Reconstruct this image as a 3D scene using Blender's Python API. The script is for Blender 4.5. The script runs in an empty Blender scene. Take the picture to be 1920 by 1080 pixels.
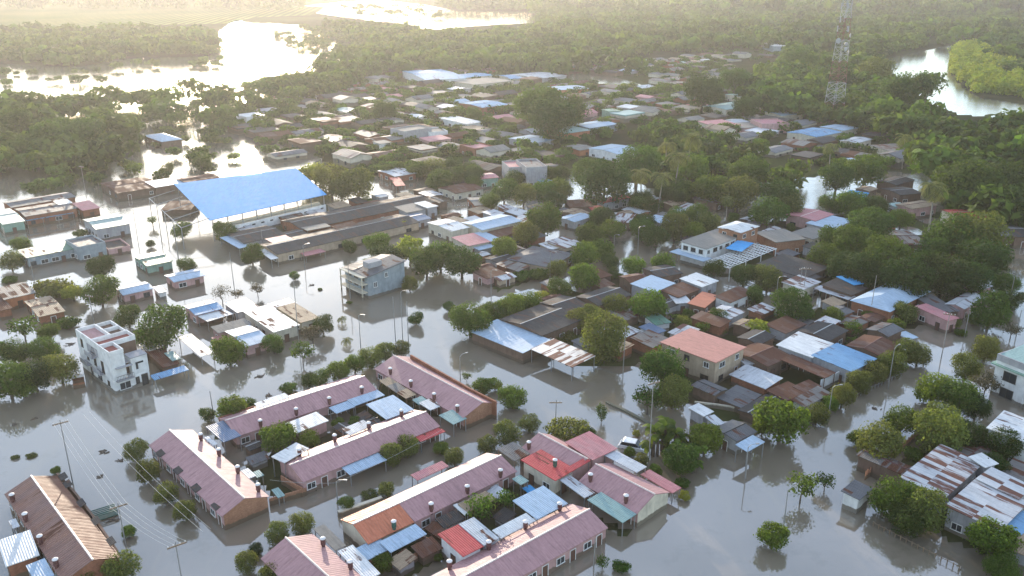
import bpy, math, random
import numpy as np
from mathutils import Vector, Matrix
R = math.radians
C = bpy.context.scene.collection
scn = bpy.context.scene

# ---------------------------------------------------------------- camera, sky, sun, exposure
CAM_H = 60.0; FPX = 1620.0; PITCH = math.atan(600 / FPX)      # drone 60 m up, horizon just above the frame
cam = bpy.data.objects.new('camera', bpy.data.cameras.new('camera')); C.objects.link(cam)
cam.location = (0, 0, CAM_H); cam.rotation_euler = (math.pi / 2 - PITCH, 0, 0)
cam.data.sensor_width = 36.0; cam.data.lens = 36.0 * FPX / 1920.0
cam.data.clip_start = 1.0; cam.data.clip_end = 20000.0
scn.camera = cam

SUN_AZ = -17.0; SUN_EL = 7.6                                  # azimuth from +Y towards +X
wd = bpy.data.worlds.new("World"); scn.world = wd; wd.use_nodes = True
nt = wd.node_tree; nt.nodes.clear()
sky = nt.nodes.new('ShaderNodeTexSky'); sky.sky_type = 'NISHITA'; sky.sun_disc = False
sky.sun_elevation = R(SUN_EL); sky.sun_rotation = R(SUN_AZ)
sky.altitude = 0; sky.air_density = 1.0; sky.dust_density = 0.5; sky.ozone_density = 2.0
bg = nt.nodes.new('ShaderNodeBackground'); bg.inputs[1].default_value = 0.15
wo = nt.nodes.new('ShaderNodeOutputWorld')
# thin broken cloud veil over the clear sky
wtc = nt.nodes.new('ShaderNodeTexCoord'); wmp = nt.nodes.new('ShaderNodeMapping'); wmp.inputs['Scale'].default_value = (1.0, 1.0, 2.6)
wno = nt.nodes.new('ShaderNodeTexNoise'); wno.inputs['Scale'].default_value = 2.6; wno.inputs['Detail'].default_value = 6; wno.inputs['Roughness'].default_value = .6
wmr = nt.nodes.new('ShaderNodeMapRange'); wmr.inputs[1].default_value = .38; wmr.inputs[2].default_value = .66; wmr.inputs[3].default_value = .35; wmr.inputs[4].default_value = 1.0
wad = nt.nodes.new('ShaderNodeMix'); wad.data_type = 'RGBA'; wad.blend_type = 'ADD'; wad.clamp_factor = False
VEIL = 2.2; wad.inputs[7].default_value = (VEIL, VEIL * 1.04, VEIL * 1.22, 1)
nt.links.new(wtc.outputs['Generated'], wmp.inputs[0]); nt.links.new(wmp.outputs[0], wno.inputs['Vector']); nt.links.new(wno.outputs['Fac'], wmr.inputs[0])
nt.links.new(wmr.outputs[0], wad.inputs[0]); nt.links.new(sky.outputs[0], wad.inputs[6]); nt.links.new(wad.outputs[2], bg.inputs[0]); nt.links.new(bg.outputs[0], wo.inputs[0])
sl = bpy.data.lights.new('sun', 'SUN'); sl.energy = 3.1; sl.angle = R(0.6); sl.color = (1.0, 0.85, 0.67)
so = bpy.data.objects.new('sun', sl); C.objects.link(so); so.location = (0, 0, 300)
sd = Vector((math.sin(R(SUN_AZ)) * math.cos(R(SUN_EL)), math.cos(R(SUN_AZ)) * math.cos(R(SUN_EL)), math.sin(R(SUN_EL))))
so.rotation_euler = sd.to_track_quat('Z', 'Y').to_euler()
scn.view_settings.view_transform = 'Standard'; scn.view_settings.look = 'None'
scn.view_settings.exposure = 1.46; scn.view_settings.gamma = 1.0
scn.view_settings.use_curve_mapping = False
scn.cycles.max_bounces = 6; scn.cycles.volume_bounces = 0; scn.cycles.transmission_bounces = 3
scn.cycles.caustics_reflective = False; scn.cycles.caustics_refractive = False

# ---------------------------------------------------------------- pixel of the photograph -> point of the place
ZO = {1: (0, 0, 3), 2: (640, 0, 3), 3: (1280, 0, 3), 4: (0, 300, 4), 5: (400, 300, 4), 6: (780, 300, 4), 7: (1160, 300, 4),
      8: (1440, 300, 4), 9: (0, 520, 4), 10: (400, 520, 4), 11: (820, 540, 4), 12: (1160, 520, 4), 13: (1440, 520, 4),
      14: (0, 780, 3.6), 15: (360, 640, 3.6), 16: (470, 780, 3.6), 17: (850, 760, 3.6), 18: (1387, 700, 3.6), 0: (0, 0, 1)}
_cp, _sp = math.cos(PITCH), math.sin(PITCH)
def P(x, y, z=0.0):
    r = x - 960.0; u = 540.0 - y
    dy = FPX * _cp + u * _sp; dz = -FPX * _sp + u * _cp
    t = (z - CAM_H) / dz
    return Vector((r * t, dy * t, z))
def Q(zm, x, y, z=0.0):
    a, b, s = ZO[zm]
    return P(a + x / s, b + y / s, z)
def pixsize(v):                                                # metres covered by one pixel at v
    d = v.y * _cp - (v.z - CAM_H) * _sp
    return d / FPX

# ---------------------------------------------------------------- mesh helpers
class MB:
    def __init__(s): s.v = []; s.f = []; s.m = []
    def poly(s, pts, mi=0):
        n = len(s.v); s.v += [tuple(p) for p in pts]; s.f.append(tuple(range(n, n + len(pts)))); s.m.append(mi)
    def box(s, x0, x1, y0, y1, z0, z1, mi=0):
        n = len(s.v)
        s.v += [(x0, y0, z0), (x1, y0, z0), (x1, y1, z0), (x0, y1, z0), (x0, y0, z1), (x1, y0, z1), (x1, y1, z1), (x0, y1, z1)]
        for q in ((0, 3, 2, 1), (4, 5, 6, 7), (0, 1, 5, 4), (1, 2, 6, 5), (2, 3, 7, 6), (3, 0, 4, 7)):
            s.f.append(tuple(n + i for i in q)); s.m.append(mi)
    def slab(s, top, t, mi=0):                                 # top: ccw polygon of 3d points, thickness t downwards
        n = len(s.v); k = len(top)
        s.v += [tuple(p) for p in top] + [(p[0], p[1], p[2] - t) for p in top]
        s.f.append(tuple(range(n, n + k))); s.m.append(mi)
        s.f.append(tuple(range(n + 2 * k - 1, n + k - 1, -1))); s.m.append(mi)
        for i in range(k):
            j = (i + 1) % k; s.f.append((n + j, n + i, n + k + i, n + k + j)); s.m.append(mi)
    def tube(s, path, rad, seg=6, cap=True, mi=0):
        n = len(s.v); k = len(path)
        if not hasattr(rad, '__len__'): rad = [rad] * k
        for i, p in enumerate(path):
            p = Vector(p)
            d = (Vector(path[min(i + 1, k - 1)]) - Vector(path[max(i - 1, 0)]))
            d = d.normalized() if d.length > 1e-9 else Vector((0, 0, 1))
            a = d.cross(Vector((0, 0, 1))) if abs(d.z) < .9 else d.cross(Vector((0, 1, 0)))
            a.normalize(); b = d.cross(a)
            for j in range(seg):
                t = 2 * math.pi * j / seg
                s.v.append(tuple(p + (a * math.cos(t) + b * math.sin(t)) * rad[i]))
        for i in range(k - 1):
            for j in range(seg):
                j2 = (j + 1) % seg
                s.f.append((n + i * seg + j, n + i * seg + j2, n + (i + 1) * seg + j2, n + (i + 1) * seg + j)); s.m.append(mi)
        if cap:
            s.f.append(tuple(n + j for j in range(seg - 1, -1, -1))); s.m.append(mi)
            s.f.append(tuple(n + (k - 1) * seg + j for j in range(seg))); s.m.append(mi)
    def lathe(s, prof, seg=12, mi=0, c=(0, 0)):
        n = len(s.v)
        for r, z in prof:
            for j in range(seg):
                t = 2 * math.pi * j / seg; s.v.append((c[0] + r * math.cos(t), c[1] + r * math.sin(t), z))
        for i in range(len(prof) - 1):
            for j in range(seg):
                j2 = (j + 1) % seg
                s.f.append((n + i * seg + j, n + i * seg + j2, n + (i + 1) * seg + j2, n + (i + 1) * seg + j)); s.m.append(mi)
        s.f.append(tuple(n + (len(prof) - 1) * seg + j for j in range(seg))); s.m.append(mi)
    def mesh(s, name, mats):
        me = bpy.data.meshes.new(name); me.from_pydata(s.v, [], s.f)
        for m in (mats if isinstance(mats, (list, tuple)) else [mats]): me.materials.append(m)
        if any(s.m): me.polygons.foreach_set('material_index', s.m)
        me.update(); return me
    def build(s, name, mats, parent=None, label=None):
        o = bpy.data.objects.new(name, s.mesh(name, mats)); C.objects.link(o)
        if parent: o.parent = parent
        if label: o['label'] = label
        return o
def tag(o, label=None, cat=None, group=None, kind=None):
    if label: o['label'] = label
    if cat: o['category'] = cat
    if group: o['group'] = group
    if kind: o['kind'] = kind
    return o
def empty(name, loc, rz=0.0):
    o = bpy.data.objects.new(name, None); C.objects.link(o); o.location = loc; o.rotation_euler = (0, 0, rz)
    o.empty_display_size = .3
    return o
def inst(name, me, parent=None, loc=(0, 0, 0), rz=0.0, sc=None):
    o = bpy.data.objects.new(name, me); C.objects.link(o)
    if parent: o.parent = parent
    o.location = loc; o.rotation_euler = (0, 0, rz)
    if sc: o.scale = sc
    return o

# ---------------------------------------------------------------- materials
def nmat(name):
    m = bpy.data.materials.new(name); m.use_nodes = True
    b = m.node_tree.nodes['Principled BSDF']
    return m, m.node_tree, b
def N(t, typ, **kw):
    n = t.nodes.new(typ)
    for k, v in kw.items(): setattr(n, k, v)
    return n
def math_(t, op, a, b=None, clamp=False):
    n = N(t, 'ShaderNodeMath', operation=op); n.use_clamp = clamp
    for i, v in enumerate((a, b)):
        if v is None: continue
        if isinstance(v, (int, float)): n.inputs[i].default_value = v
        else: t.links.new(v, n.inputs[i])
    return n.outputs[0]
def mixc(t, f, a, b, mode='MIX'):
    n = N(t, 'ShaderNodeMix', data_type='RGBA', blend_type=mode)
    for s, v in ((n.inputs[0], f), (n.inputs[6], a), (n.inputs[7], b)):
        if isinstance(v, (int, float)): s.default_value = v
        elif isinstance(v, (tuple, list)): s.default_value = (v[0], v[1], v[2], 1)
        else: t.links.new(v, s)
    return n.outputs[2]
def noise(t, vec, scale, detail=3, rough=.55):
    n = N(t, 'ShaderNodeTexNoise'); n.inputs['Scale'].default_value = scale
    n.inputs['Detail'].default_value = detail; n.inputs['Roughness'].default_value = rough
    if vec is not None: t.links.new(vec, n.inputs['Vector'])
    return n.outputs['Fac']
def ramp(t, f, lo, hi):
    n = N(t, 'ShaderNodeMapRange'); n.inputs[1].default_value = lo; n.inputs[2].default_value = hi
    n.clamp = True; t.links.new(f, n.inputs[0]); return n.outputs[0]
def scaled(t, vec, s, off=None):
    n = N(t, 'ShaderNodeMapping'); n.inputs['Scale'].default_value = s
    t.links.new(vec, n.inputs['Vector'])
    if off is not None: t.links.new(off, n.inputs['Location'])
    return n.outputs[0]
MATS = {}
def roofm(name, base, alt=None, rust=0.0, metal=0.0, rough=.5, sheet=(.9, 2.4), var=.35, rustc=(.075, .034, .022), rib=.25, ribb=.5, spec=.2):
    m, t, b = nmat('roof_' + name); L = t.links
    tc = N(t, 'ShaderNodeTexCoord'); oi = N(t, 'ShaderNodeObjectInfo')
    cx = N(t, 'ShaderNodeCombineXYZ')
    for i in range(3): L.new(math_(t, 'MULTIPLY', oi.outputs['Random'], 37.0 + 11 * i), cx.inputs[i])
    sep = N(t, 'ShaderNodeSeparateXYZ'); L.new(tc.outputs['Object'], sep.inputs[0])
    ix = math_(t, 'FLOOR', math_(t, 'DIVIDE', sep.outputs[0], sheet[0]))
    iy = math_(t, 'FLOOR', math_(t, 'DIVIDE', sep.outputs[1], sheet[1]))
    cc = N(t, 'ShaderNodeCombineXYZ'); L.new(ix, cc.inputs[0]); L.new(iy, cc.inputs[1]); L.new(oi.outputs['Random'], cc.inputs[2])
    wn = N(t, 'ShaderNodeTexWhiteNoise', noise_dimensions='3D'); L.new(cc.outputs[0], wn.inputs['Vector'])
    v = wn.outputs['Value']
    alt = alt or tuple(c * .62 for c in base)
    off = N(t, 'ShaderNodeVectorMath', operation='ADD'); L.new(tc.outputs['Object'], off.inputs[0]); L.new(cx.outputs[0], off.inputs[1])
    big = noise(t, off.outputs[0], .35, 4)
    f = math_(t, 'ADD', math_(t, 'MULTIPLY', v, var), math_(t, 'MULTIPLY', ramp(t, big, .35, .7), .35), True)
    col = mixc(t, f, base, alt)
    # grime running down the slope
    st = noise(t, scaled(t, off.outputs[0], (3.0, .35, .35)), 1.4, 5, .65)
    col = mixc(t, math_(t, 'MULTIPLY', ramp(t, st, .46, .72), .6), col, tuple(c * .42 for c in base))
    col = mixc(t, math_(t, 'MULTIPLY', ramp(t, noise(t, off.outputs[0], 2.3, 4), .5, .8), .3), col, tuple(min(1, c * 1.35 + .03) for c in base))
    rf = None
    if rust > 0:
        rn = noise(t, scaled(t, off.outputs[0], (1.6, .3, .5)), 1.0, 5, .6)
        rr = math_(t, 'ADD', rn, math_(t, 'MULTIPLY', math_(t, 'SUBTRACT', v, .5), .45))
        rf = ramp(t, rr, .72 - .42 * rust, .80 - .38 * rust)
        rc = mixc(t, noise(t, off.outputs[0], 3.0, 4), rustc, tuple(c * 1.9 for c in rustc))
        col = mixc(t, rf, col, rc)
    L.new(col, b.inputs['Base Color'])
    b.inputs['Metallic'].default_value = metal; b.inputs['Specular IOR Level'].default_value = spec
    rg = math_(t, 'ADD', math_(t, 'MULTIPLY', noise(t, off.outputs[0], 1.1, 3), .25), rough - .12)
    if rf is not None: rg = math_(t, 'ADD', rg, math_(t, 'MULTIPLY', rf, .35))
    L.new(rg, b.inputs['Roughness'])
    wv = math_(t, 'SINE', math_(t, 'MULTIPLY', sep.outputs[0], 2 * math.pi / rib))
    bp = N(t, 'ShaderNodeBump'); bp.inputs['Strength'].default_value = ribb; bp.inputs['Distance'].default_value = .04
    L.new(math_(t, 'ADD', wv, math_(t, 'MULTIPLY', noise(t, off.outputs[0], 1.7, 3), 2.5)), bp.inputs['Height'])
    L.new(bp.outputs[0], b.inputs['Normal'])
    MATS[name] = m; return m
def wallm(name, base, brick=False, dirt=.5):
    m, t, b = nmat('wall_' + name); L = t.links
    tc = N(t, 'ShaderNodeTexCoord'); oi = N(t, 'ShaderNodeObjectInfo')
    off = N(t, 'ShaderNodeVectorMath', operation='ADD'); L.new(tc.outputs['Object'], off.inputs[0])
    cx = N(t, 'ShaderNodeCombineXYZ')
    for i in range(2): L.new(math_(t, 'MULTIPLY', oi.outputs['Random'], 31.0 + 9 * i), cx.inputs[i])
    L.new(cx.outputs[0], off.inputs[1])
    col = mixc(t, ramp(t, noise(t, off.outputs[0], .8, 5), .35, .7), base, tuple(c * .72 for c in base))
    if brick:
        sep = N(t, 'ShaderNodeSeparateXYZ'); L.new(tc.outputs['Object'], sep.inputs[0])
        cb = N(t, 'ShaderNodeCombineXYZ'); L.new(math_(t, 'ADD', sep.outputs[0], sep.outputs[1]), cb.inputs[0]); L.new(sep.outputs[2], cb.inputs[1])
        br = N(t, 'ShaderNodeTexBrick'); L.new(cb.outputs[0], br.inputs['Vector']); br.inputs['Scale'].default_value = 2.2
        br.inputs['Color1'].default_value = (1, 1, 1, 1); br.inputs['Color2'].default_value = (.7, .68, .66, 1)
        br.inputs['Mortar'].default_value = (.55, .55, .52, 1); br.inputs['Mortar Size'].default_value = .03
        col = mixc(t, .8, col, br.outputs[0], 'MULTIPLY')
    st = noise(t, scaled(t, off.outputs[0], (1.8, 1.8, .25)), 1.5, 4)
    col = mixc(t, math_(t, 'MULTIPLY', ramp(t, st, .5, .75), dirt), col, tuple(c * .5 for c in base))
    # silt line left by the flood, ragged
    sz = N(t, 'ShaderNodeSeparateXYZ'); L.new(tc.outputs['Object'], sz.inputs[0])
    sil = math_(t, 'SUBTRACT', math_(t, 'ADD', .38, math_(t, 'MULTIPLY', noise(t, off.outputs[0], 1.3, 4), .55)), sz.outputs[2])
    col = mixc(t, math_(t, 'MULTIPLY', ramp(t, sil, -.02, .10), .85), col, (.11, .088, .062))
    L.new(col, b.inputs['Base Color']); b.inputs['Roughness'].default_value = .9; b.inputs['Specular IOR Level'].default_value = .1
    bp = N(t, 'ShaderNodeBump'); bp.inputs['Strength'].default_value = .25; bp.inputs['Distance'].default_value = .03
    L.new(noise(t, off.outputs[0], 9, 4), bp.inputs['Height']); L.new(bp.outputs[0], b.inputs['Normal'])
    MATS[name] = m; return m
def plain(name, col, rough=.6, metal=0.0, var=.25, scale=2.0):
    m, t, b = nmat(name); tc = N(t, 'ShaderNodeTexCoord')
    c = mixc(t, ramp(t, noise(t, tc.outputs['Object'], scale, 4), .3, .7), col, tuple(v * (1 - var) for v in col))
    t.links.new(c, b.inputs['Base Color']); b.inputs['Roughness'].default_value = rough; b.inputs['Metallic'].default_value = metal
    MATS[name] = m; return m
# roofs
roofm('pink', (.39, .222, .22), (.29, .168, .17), rough=.6, var=.3, sheet=(1.05, 50), rib=.35, ribb=.22, spec=.22)
roofm('orange', (.50, .17, .09), (.42, .13, .07), spec=.25, rough=.55, var=.3, sheet=(1.05, 50), rib=.35)
roofm('burnt', (.15, .064, .044), (.11, .05, .036), spec=.2, rough=.65, var=.6, sheet=(1.05, 50), rib=.35, rust=.1)
roofm('salmon', (.48, .225, .175), (.42, .20, .16), spec=.15, rough=.6, var=.2, ribb=.15)
roofm('brown', (.20, .115, .10), (.24, .115, .075), rough=.6, spec=.25, var=.7, sheet=(1.05, 50), rib=.35, rust=.12)
roofm('blue', (.17, .32, .49), (.14, .27, .43), spec=.12, rough=.55, var=.25, rust=.03)
roofm('bright_blue', (.065, .31, .62), (.055, .28, .57), rough=.8, var=.3, sheet=(2.0, 60), ribb=.3, spec=.15)
roofm('pale_blue', (.38, .48, .58), (.30, .40, .50), rough=.6, spec=.15, metal=.0, var=.4)
roofm('zinc', (.50, .52, .54), (.36, .38, .40), rough=.5, spec=.3, metal=.15, var=.6, rust=.10)
roofm('white', (.68, .68, .66), (.50, .51, .51), rough=.55, spec=.3, var=.4, rust=.06)
roofm('old_zinc', (.18, .17, .16), (.12, .11, .105), rough=.65, metal=.2, var=.7, rust=.45)
roofm('patched', (.55, .55, .55), (.33, .34, .36), rough=.5, spec=.3, metal=.1, var=.8, rust=.5, rustc=(.10, .045, .032), sheet=(.75, 40))
roofm('rust', (.13, .07, .052), (.085, .048, .038), rough=.75, var=.8, rust=.75)
roofm('dark', (.060, .054, .052), (.040, .036, .035), rough=.75, var=.6, rust=.15, rustc=(.07, .045, .035))
roofm('grey', (.13, .13, .135), (.09, .09, .095), rough=.65, var=.5, rust=.08)
roofm('red', (.48, .075, .075), (.38, .06, .06), spec=.2, rough=.6, var=.4, rust=.05)
roofm('rose', (.46, .17, .18), (.40, .22, .22), spec=.2, rough=.6, var=.5)
roofm('green', (.10, .22, .16), (.08, .17, .13), rough=.5, var=.3, rust=.05)
roofm('sea_green', (.24, .36, .34), (.20, .30, .29), rough=.5, var=.4)
roofm('tan', (.32, .24, .16), (.24, .18, .12), rough=.7, var=.6, rust=.1)
roofm('concrete', (.22, .205, .18), (.17, .16, .145), rough=.85, var=.3, sheet=(3, 3), ribb=.05)
roofm('slate_blue', (.13, .18, .27), (.10, .15, .22), rough=.45, var=.3)
# walls
wallm('wpink', (.50, .31, .29)); wallm('wwhite', (.74, .74, .72), dirt=.3); wallm('wgrey', (.36, .36, .37)); wallm('wbeige', (.46, .36, .26))
wallm('wbrick', (.36, .16, .10), True); wallm('wtan', (.46, .24, .15), True); wallm('wgreen', (.25, .38, .31)); wallm('wblue', (.27, .32, .345))
wallm('wcream', (.62, .56, .44)); wallm('wbrown', (.18, .12, .09)); wallm('worange', (.5, .2, .1)); wallm('wfloor', (.33, .13, .11), dirt=.4)
plain('glass_dark', (.03, .035, .04), .15); plain('frame_white', (.75, .75, .73), .5); plain('frame_dark', (.07, .06, .05), .6)
plain('door_wood', (.12, .06, .04), .6); plain('steel', (.35, .36, .37), .45, .6); plain('concrete_pole', (.27, .26, .24), .8)
plain('wood_post', (.20, .14, .09), .85); plain('clay', (.14, .055, .05), .7, var=.5, scale=4); plain('cap_white', (.72, .70, .68), .5)
plain('tower_red', (.20, .07, .055), .5); plain('tower_white', (.42, .42, .42), .5); plain('ridge_pale', (.66, .55, .50), .45)
plain('wire', (.55, .54, .50), .5); plain('tank_black', (.02, .02, .022), .5); plain('cyan_paint', (.12, .45, .55), .5)
plain('bark', (.13, .10, .075), .9, var=.5, scale=6); plain('bark_pale', (.34, .30, .25), .85, var=.4, scale=4)
plain('car_white', (.78, .79, .80), .25); plain('car_glass', (.02, .025, .03), .1); plain('rubber', (.02, .02, .02), .8)
plain('mural_red', (.40, .08, .06), .8); plain('lamp_grey', (.33, .33, .33), .4, .5); plain('green_paint', (.03, .10, .075), .5)
def leafm(name, c0, c1, trans=.35):
    m, t, b = nmat('leaf_' + name); L = t.links
    at = N(t, 'ShaderNodeAttribute', attribute_name='tint'); oi = N(t, 'ShaderNodeObjectInfo')
    tr = N(t, 'ShaderNodeAttribute', attribute_name='crown')
    f = math_(t, 'ADD', math_(t, 'MULTIPLY', at.outputs['Fac'], .75), math_(t, 'MULTIPLY', math_(t, 'ADD', oi.outputs['Random'], tr.outputs['Fac']), .35), True)
    col = mixc(t, f, c0, c1)
    hs = N(t, 'ShaderNodeHueSaturation'); L.new(col, hs.inputs['Color'])
    L.new(math_(t, 'ADD', .485, math_(t, 'MULTIPLY', math_(t, 'FRACT', math_(t, 'MULTIPLY', math_(t, 'ADD', oi.outputs['Random'], tr.outputs['Fac']), 7.3)), .035)), hs.inputs['Hue'])
    L.new(hs.outputs[0], b.inputs['Base Color']); b.inputs['Roughness'].default_value = .8
    b.inputs['Specular IOR Level'].default_value = .12
    tl = N(t, 'ShaderNodeBsdfTranslucent'); mx = N(t, 'ShaderNodeMixShader'); mx.inputs[0].default_value = trans
    L.new(mixc(t, 1.0, hs.outputs[0], (1.5, 1.5, .7), 'MULTIPLY'), tl.inputs[0])
    L.new(b.outputs[0], mx.inputs[1]); L.new(tl.outputs[0], mx.inputs[2])
    L.new(mx.outputs[0], t.nodes['Material Output'].inputs[0])
    MATS['leaf_' + name] = m; return m
leafm('mid', (.011, .025, .006), (.095, .150, .024), .38); leafm('dark', (.008, .018, .005), (.058, .095, .018), .32)
leafm('bright', (.025, .05, .008), (.14, .20, .028), .42); leafm('olive', (.018, .028, .009), (.175, .195, .05), .42)
leafm('palm', (.05, .065, .02), (.22, .22, .07), .35); leafm('yellow', (.10, .13, .02), (.28, .29, .05), .4)
leafm('reed', (.05, .085, .012), (.23, .27, .035), .4)
leafm('dull', (.05, .045, .03), (.11, .095, .06), .2)
# ---------------------------------------------------------------- the setting: flood water, ground, fields, haze
def poly_world(pts, z=0.0): return [P(x, y, z) for x, y in pts]
def inside(px, py, poly):                                      # vectorised point in polygon, world xy
    r = np.zeros(px.shape, bool); n = len(poly); j = n - 1
    for i in range(n):
        xi, yi = poly[i][0], poly[i][1]; xj, yj = poly[j][0], poly[j][1]
        c = ((yi > py) != (yj > py)) & (px < (xj - xi) * (py - yi) / ((yj - yi) if yj != yi else 1e-9) + xi)
        r ^= c; j = i
    return r
WET = [  # open water, traced at the shore
 [(-700, 128), (0, 122), (150, 128), (235, 112), (400, 106), (412, 88), (405, 62), (440, 44), (560, 50), (640, 74), (690, 95), (640, 118), (560, 128), (480, 142), (330, 140), (200, 150), (60, 165), (-900, 175)],
 [(540, 14), (650, 2), (720, 0), (790, 8), (860, 20), (1000, 22), (1002, 44), (920, 48), (800, 58), (770, 46), (700, 40), (600, 26)],
 [(1655, 112), (1700, 100), (1745, 92), (1800, 82), (1835, 78), (1812, 94), (1786, 112), (1782, 136), (1800, 160), (1840, 184), (1930, 198), (2500, 225), (2500, 262), (1800, 215), (1740, 190), (1690, 158)],
 [(1040, 146), (1075, 130), (1135, 140), (1180, 152), (1230, 166), (1130, 158)],
]
WETW = [poly_world(w) for w in WET]
LAND = [ # raised above the flood; mid-town land added so gaps don't mirror the sky
 [(-1500, -30), (-900, 100), (0, 119), (150, 125), (235, 109), (400, 103), (408, 60), (440, 40), (560, 46), (700, 98), (600, 134), (500, 146), (560, 230), (620, 330), (760, 330), (860, 300), (1000, 300), (1140, 340), (1300, 372), (1420, 345), (1540, 330), (1640, 318), (1700, 325), (1900, 300), (3400, 330), (3400, -30)],
 [(1540, 430), (1600, 370), (1720, 395), (1850, 400), (1870, 500), (1700, 545), (1560, 510)],
] + [  # yards behind and between the houses, barely awash
 [(390, 812), (700, 735), (735, 690), (850, 790), (800, 785), (780, 775), (560, 862), (600, 925), (505, 935)],
 [(700, 1000), (960, 905), (1010, 915), (1200, 1000), (1160, 1010), (1060, 945), (850, 1040), (760, 1090), (690, 1040)],
 [(905, 600), (1010, 560), (1130, 510), (1260, 540), (1300, 590), (1260, 660), (1180, 690), (1140, 690), (1060, 690), (1000, 640)],
 [(1230, 650), (1400, 590), (1560, 575), (1680, 620), (1640, 700), (1480, 800), (1340, 790), (1260, 740)],
 [(1330, 520), (1500, 470), (1720, 560), (1860, 560), (1800, 600), (1700, 620), (1600, 580), (1450, 530)], [(1250, 470), (1400, 420), (1560, 400), (1640, 430), (1600, 520), (1440, 520)],
 [(1640, 900), (1740, 820), (1920, 790), (1990, 900), (1990, 1100), (1780, 1020)], [(430, 440), (800, 360), (830, 400), (700, 450), (480, 490)], [(800, 420), (960, 395), (1010, 450), (900, 480)], [(860, 500), (980, 455), (1100, 470), (1060, 510), (930, 550)],
 [(1000, 395), (1120, 385), (1330, 370), (1260, 440), (1050, 430)],
]
LANDW = [poly_world(w) for w in LAND]
def is_land(x, y):
    r = np.zeros(x.shape, bool)
    for w in LANDW: r |= inside(x, y, w)
    for w in WETW: r &= ~inside(x, y, w)
    return r
def on_land(v): return bool(is_land(np.array([v.x]), np.array([v.y]))[0])
rng = np.random.default_rng(4)
def sheet_grid(name, mat, hfun, ys, nx, spread):
    ys = np.array(ys); u = np.linspace(-1, 1, nx)
    X = u[None, :] * (spread * ys[:, None] + 60); Y = np.repeat(ys[:, None], nx, 1)
    Z = hfun(X, Y)
    v = np.stack([X, Y, Z], -1).reshape(-1, 3)
    i = np.arange(len(ys) - 1)[:, None] * nx + np.arange(nx - 1)[None, :]
    f = np.stack([i, i + 1, i + nx + 1, i + nx], -1).reshape(-1, 4)
    me = bpy.data.meshes.new(name); me.vertices.add(len(v)); me.vertices.foreach_set('co', v.ravel())
    me.loops.add(f.size); me.polygons.add(len(f)); me.loops.foreach_set('vertex_index', f.ravel())
    me.polygons.foreach_set('loop_start', np.arange(0, f.size, 4)); me.polygons.foreach_set('loop_total', np.full(len(f), 4))
    me.update(calc_edges=True); me.materials.append(mat)
    o = bpy.data.objects.new(name, me); C.objects.link(o); return o
# ground: mud, scrub and grass
gm, t, b = nmat('mud_and_grass'); tc = N(t, 'ShaderNodeTexCoord')
g1 = mixc(t, ramp(t, noise(t, tc.outputs['Object'], .012, 5), .42, .6), (.028, .032, .014), (.06, .07, .025))
g1 = mixc(t, ramp(t, noise(t, tc.outputs['Object'], .11, 5), .45, .7), g1, (.055, .045, .03))
t.links.new(g1, b.inputs['Base Color']); b.inputs['Roughness'].default_value = 1; b.inputs['Specular IOR Level'].default_value = 0
def gh(X, Y):
    land = is_land(X, Y)
    n = np.sin(X * .071 + np.sin(Y * .043) * 2) * np.sin(Y * .062 + np.sin(X * .037) * 2)
    n2 = np.sin(X * .31) * np.sin(Y * .27 + X * .1)
    return np.where(land, np.where(Y < 255, .07, np.where(Y < 420, .30, .75)) + .08 * n2 + np.where(Y < 420, .05 * n, .25 * n), -1.0 + .1 * n)
ys = [20.0]
while ys[-1] < 13000: ys.append(ys[-1] * 1.0085 + .4)
tag(sheet_grid('ground', gm, gh, ys, 520, .95), 'muddy flooded ground with grass and scrub', None, None, 'structure')
# water
wm, t, b = nmat('flood_water'); L = t.links; tc = N(t, 'ShaderNodeTexCoord')
w1 = mixc(t, ramp(t, noise(t, tc.outputs['Object'], .02, 4), .35, .65), (.165, .138, .104), (.21, .178, .134))
w1 = mixc(t, math_(t, 'MULTIPLY', ramp(t, noise(t, scaled(t, tc.outputs['Object'], (1, 1, 1)), .16, 6, .7), .56, .74), .4), w1, (.06, .06, .03))
w1 = mixc(t, math_(t, 'MULTIPLY', ramp(t, noise(t, scaled(t, tc.outputs['Object'], (.45, .05, 1)), .5, 6, .7), .56, .68), .7), w1, (.20, .165, .115))
L.new(w1, b.inputs['Base Color']); b.inputs['IOR'].default_value = 2.25
rr = math_(t, 'ADD', .02, math_(t, 'MULTIPLY', ramp(t, noise(t, tc.outputs['Object'], .035, 3), .45, .7), .08)); L.new(rr, b.inputs['Roughness'])
hh = math_(t, 'ADD', math_(t, 'MULTIPLY', noise(t, scaled(t, tc.outputs['Object'], (1, 1.6, 1)), 1.5, 3), .5), math_(t, 'MULTIPLY', noise(t, tc.outputs['Object'], .22, 3), 1.6))
wsep = N(t, 'ShaderNodeSeparateXYZ'); L.new(tc.outputs['Object'], wsep.inputs[0])
patch = math_(t, 'ADD', math_(t, 'ADD', .25, math_(t, 'MULTIPLY', ramp(t, wsep.outputs[1], 165, 270), 4.5)), ramp(t, noise(t, tc.outputs['Object'], .03, 3), .42, .66))
bp = N(t, 'ShaderNodeBump'); bp.inputs['Distance'].default_value = .05; L.new(math_(t, 'MULTIPLY', patch, .20), bp.inputs['Strength'])
L.new(hh, bp.inputs['Height']); L.new(bp.outputs[0], b.inputs['Normal'])
ws = MB(); ws.poly([(-12000, -300, 0), (12000, -300, 0), (12000, 13000, 0), (-12000, 13000, 0)])
tag(ws.build('flood_water', wm), 'brown grey flood water mirroring the sky', None, None, 'structure')
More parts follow.
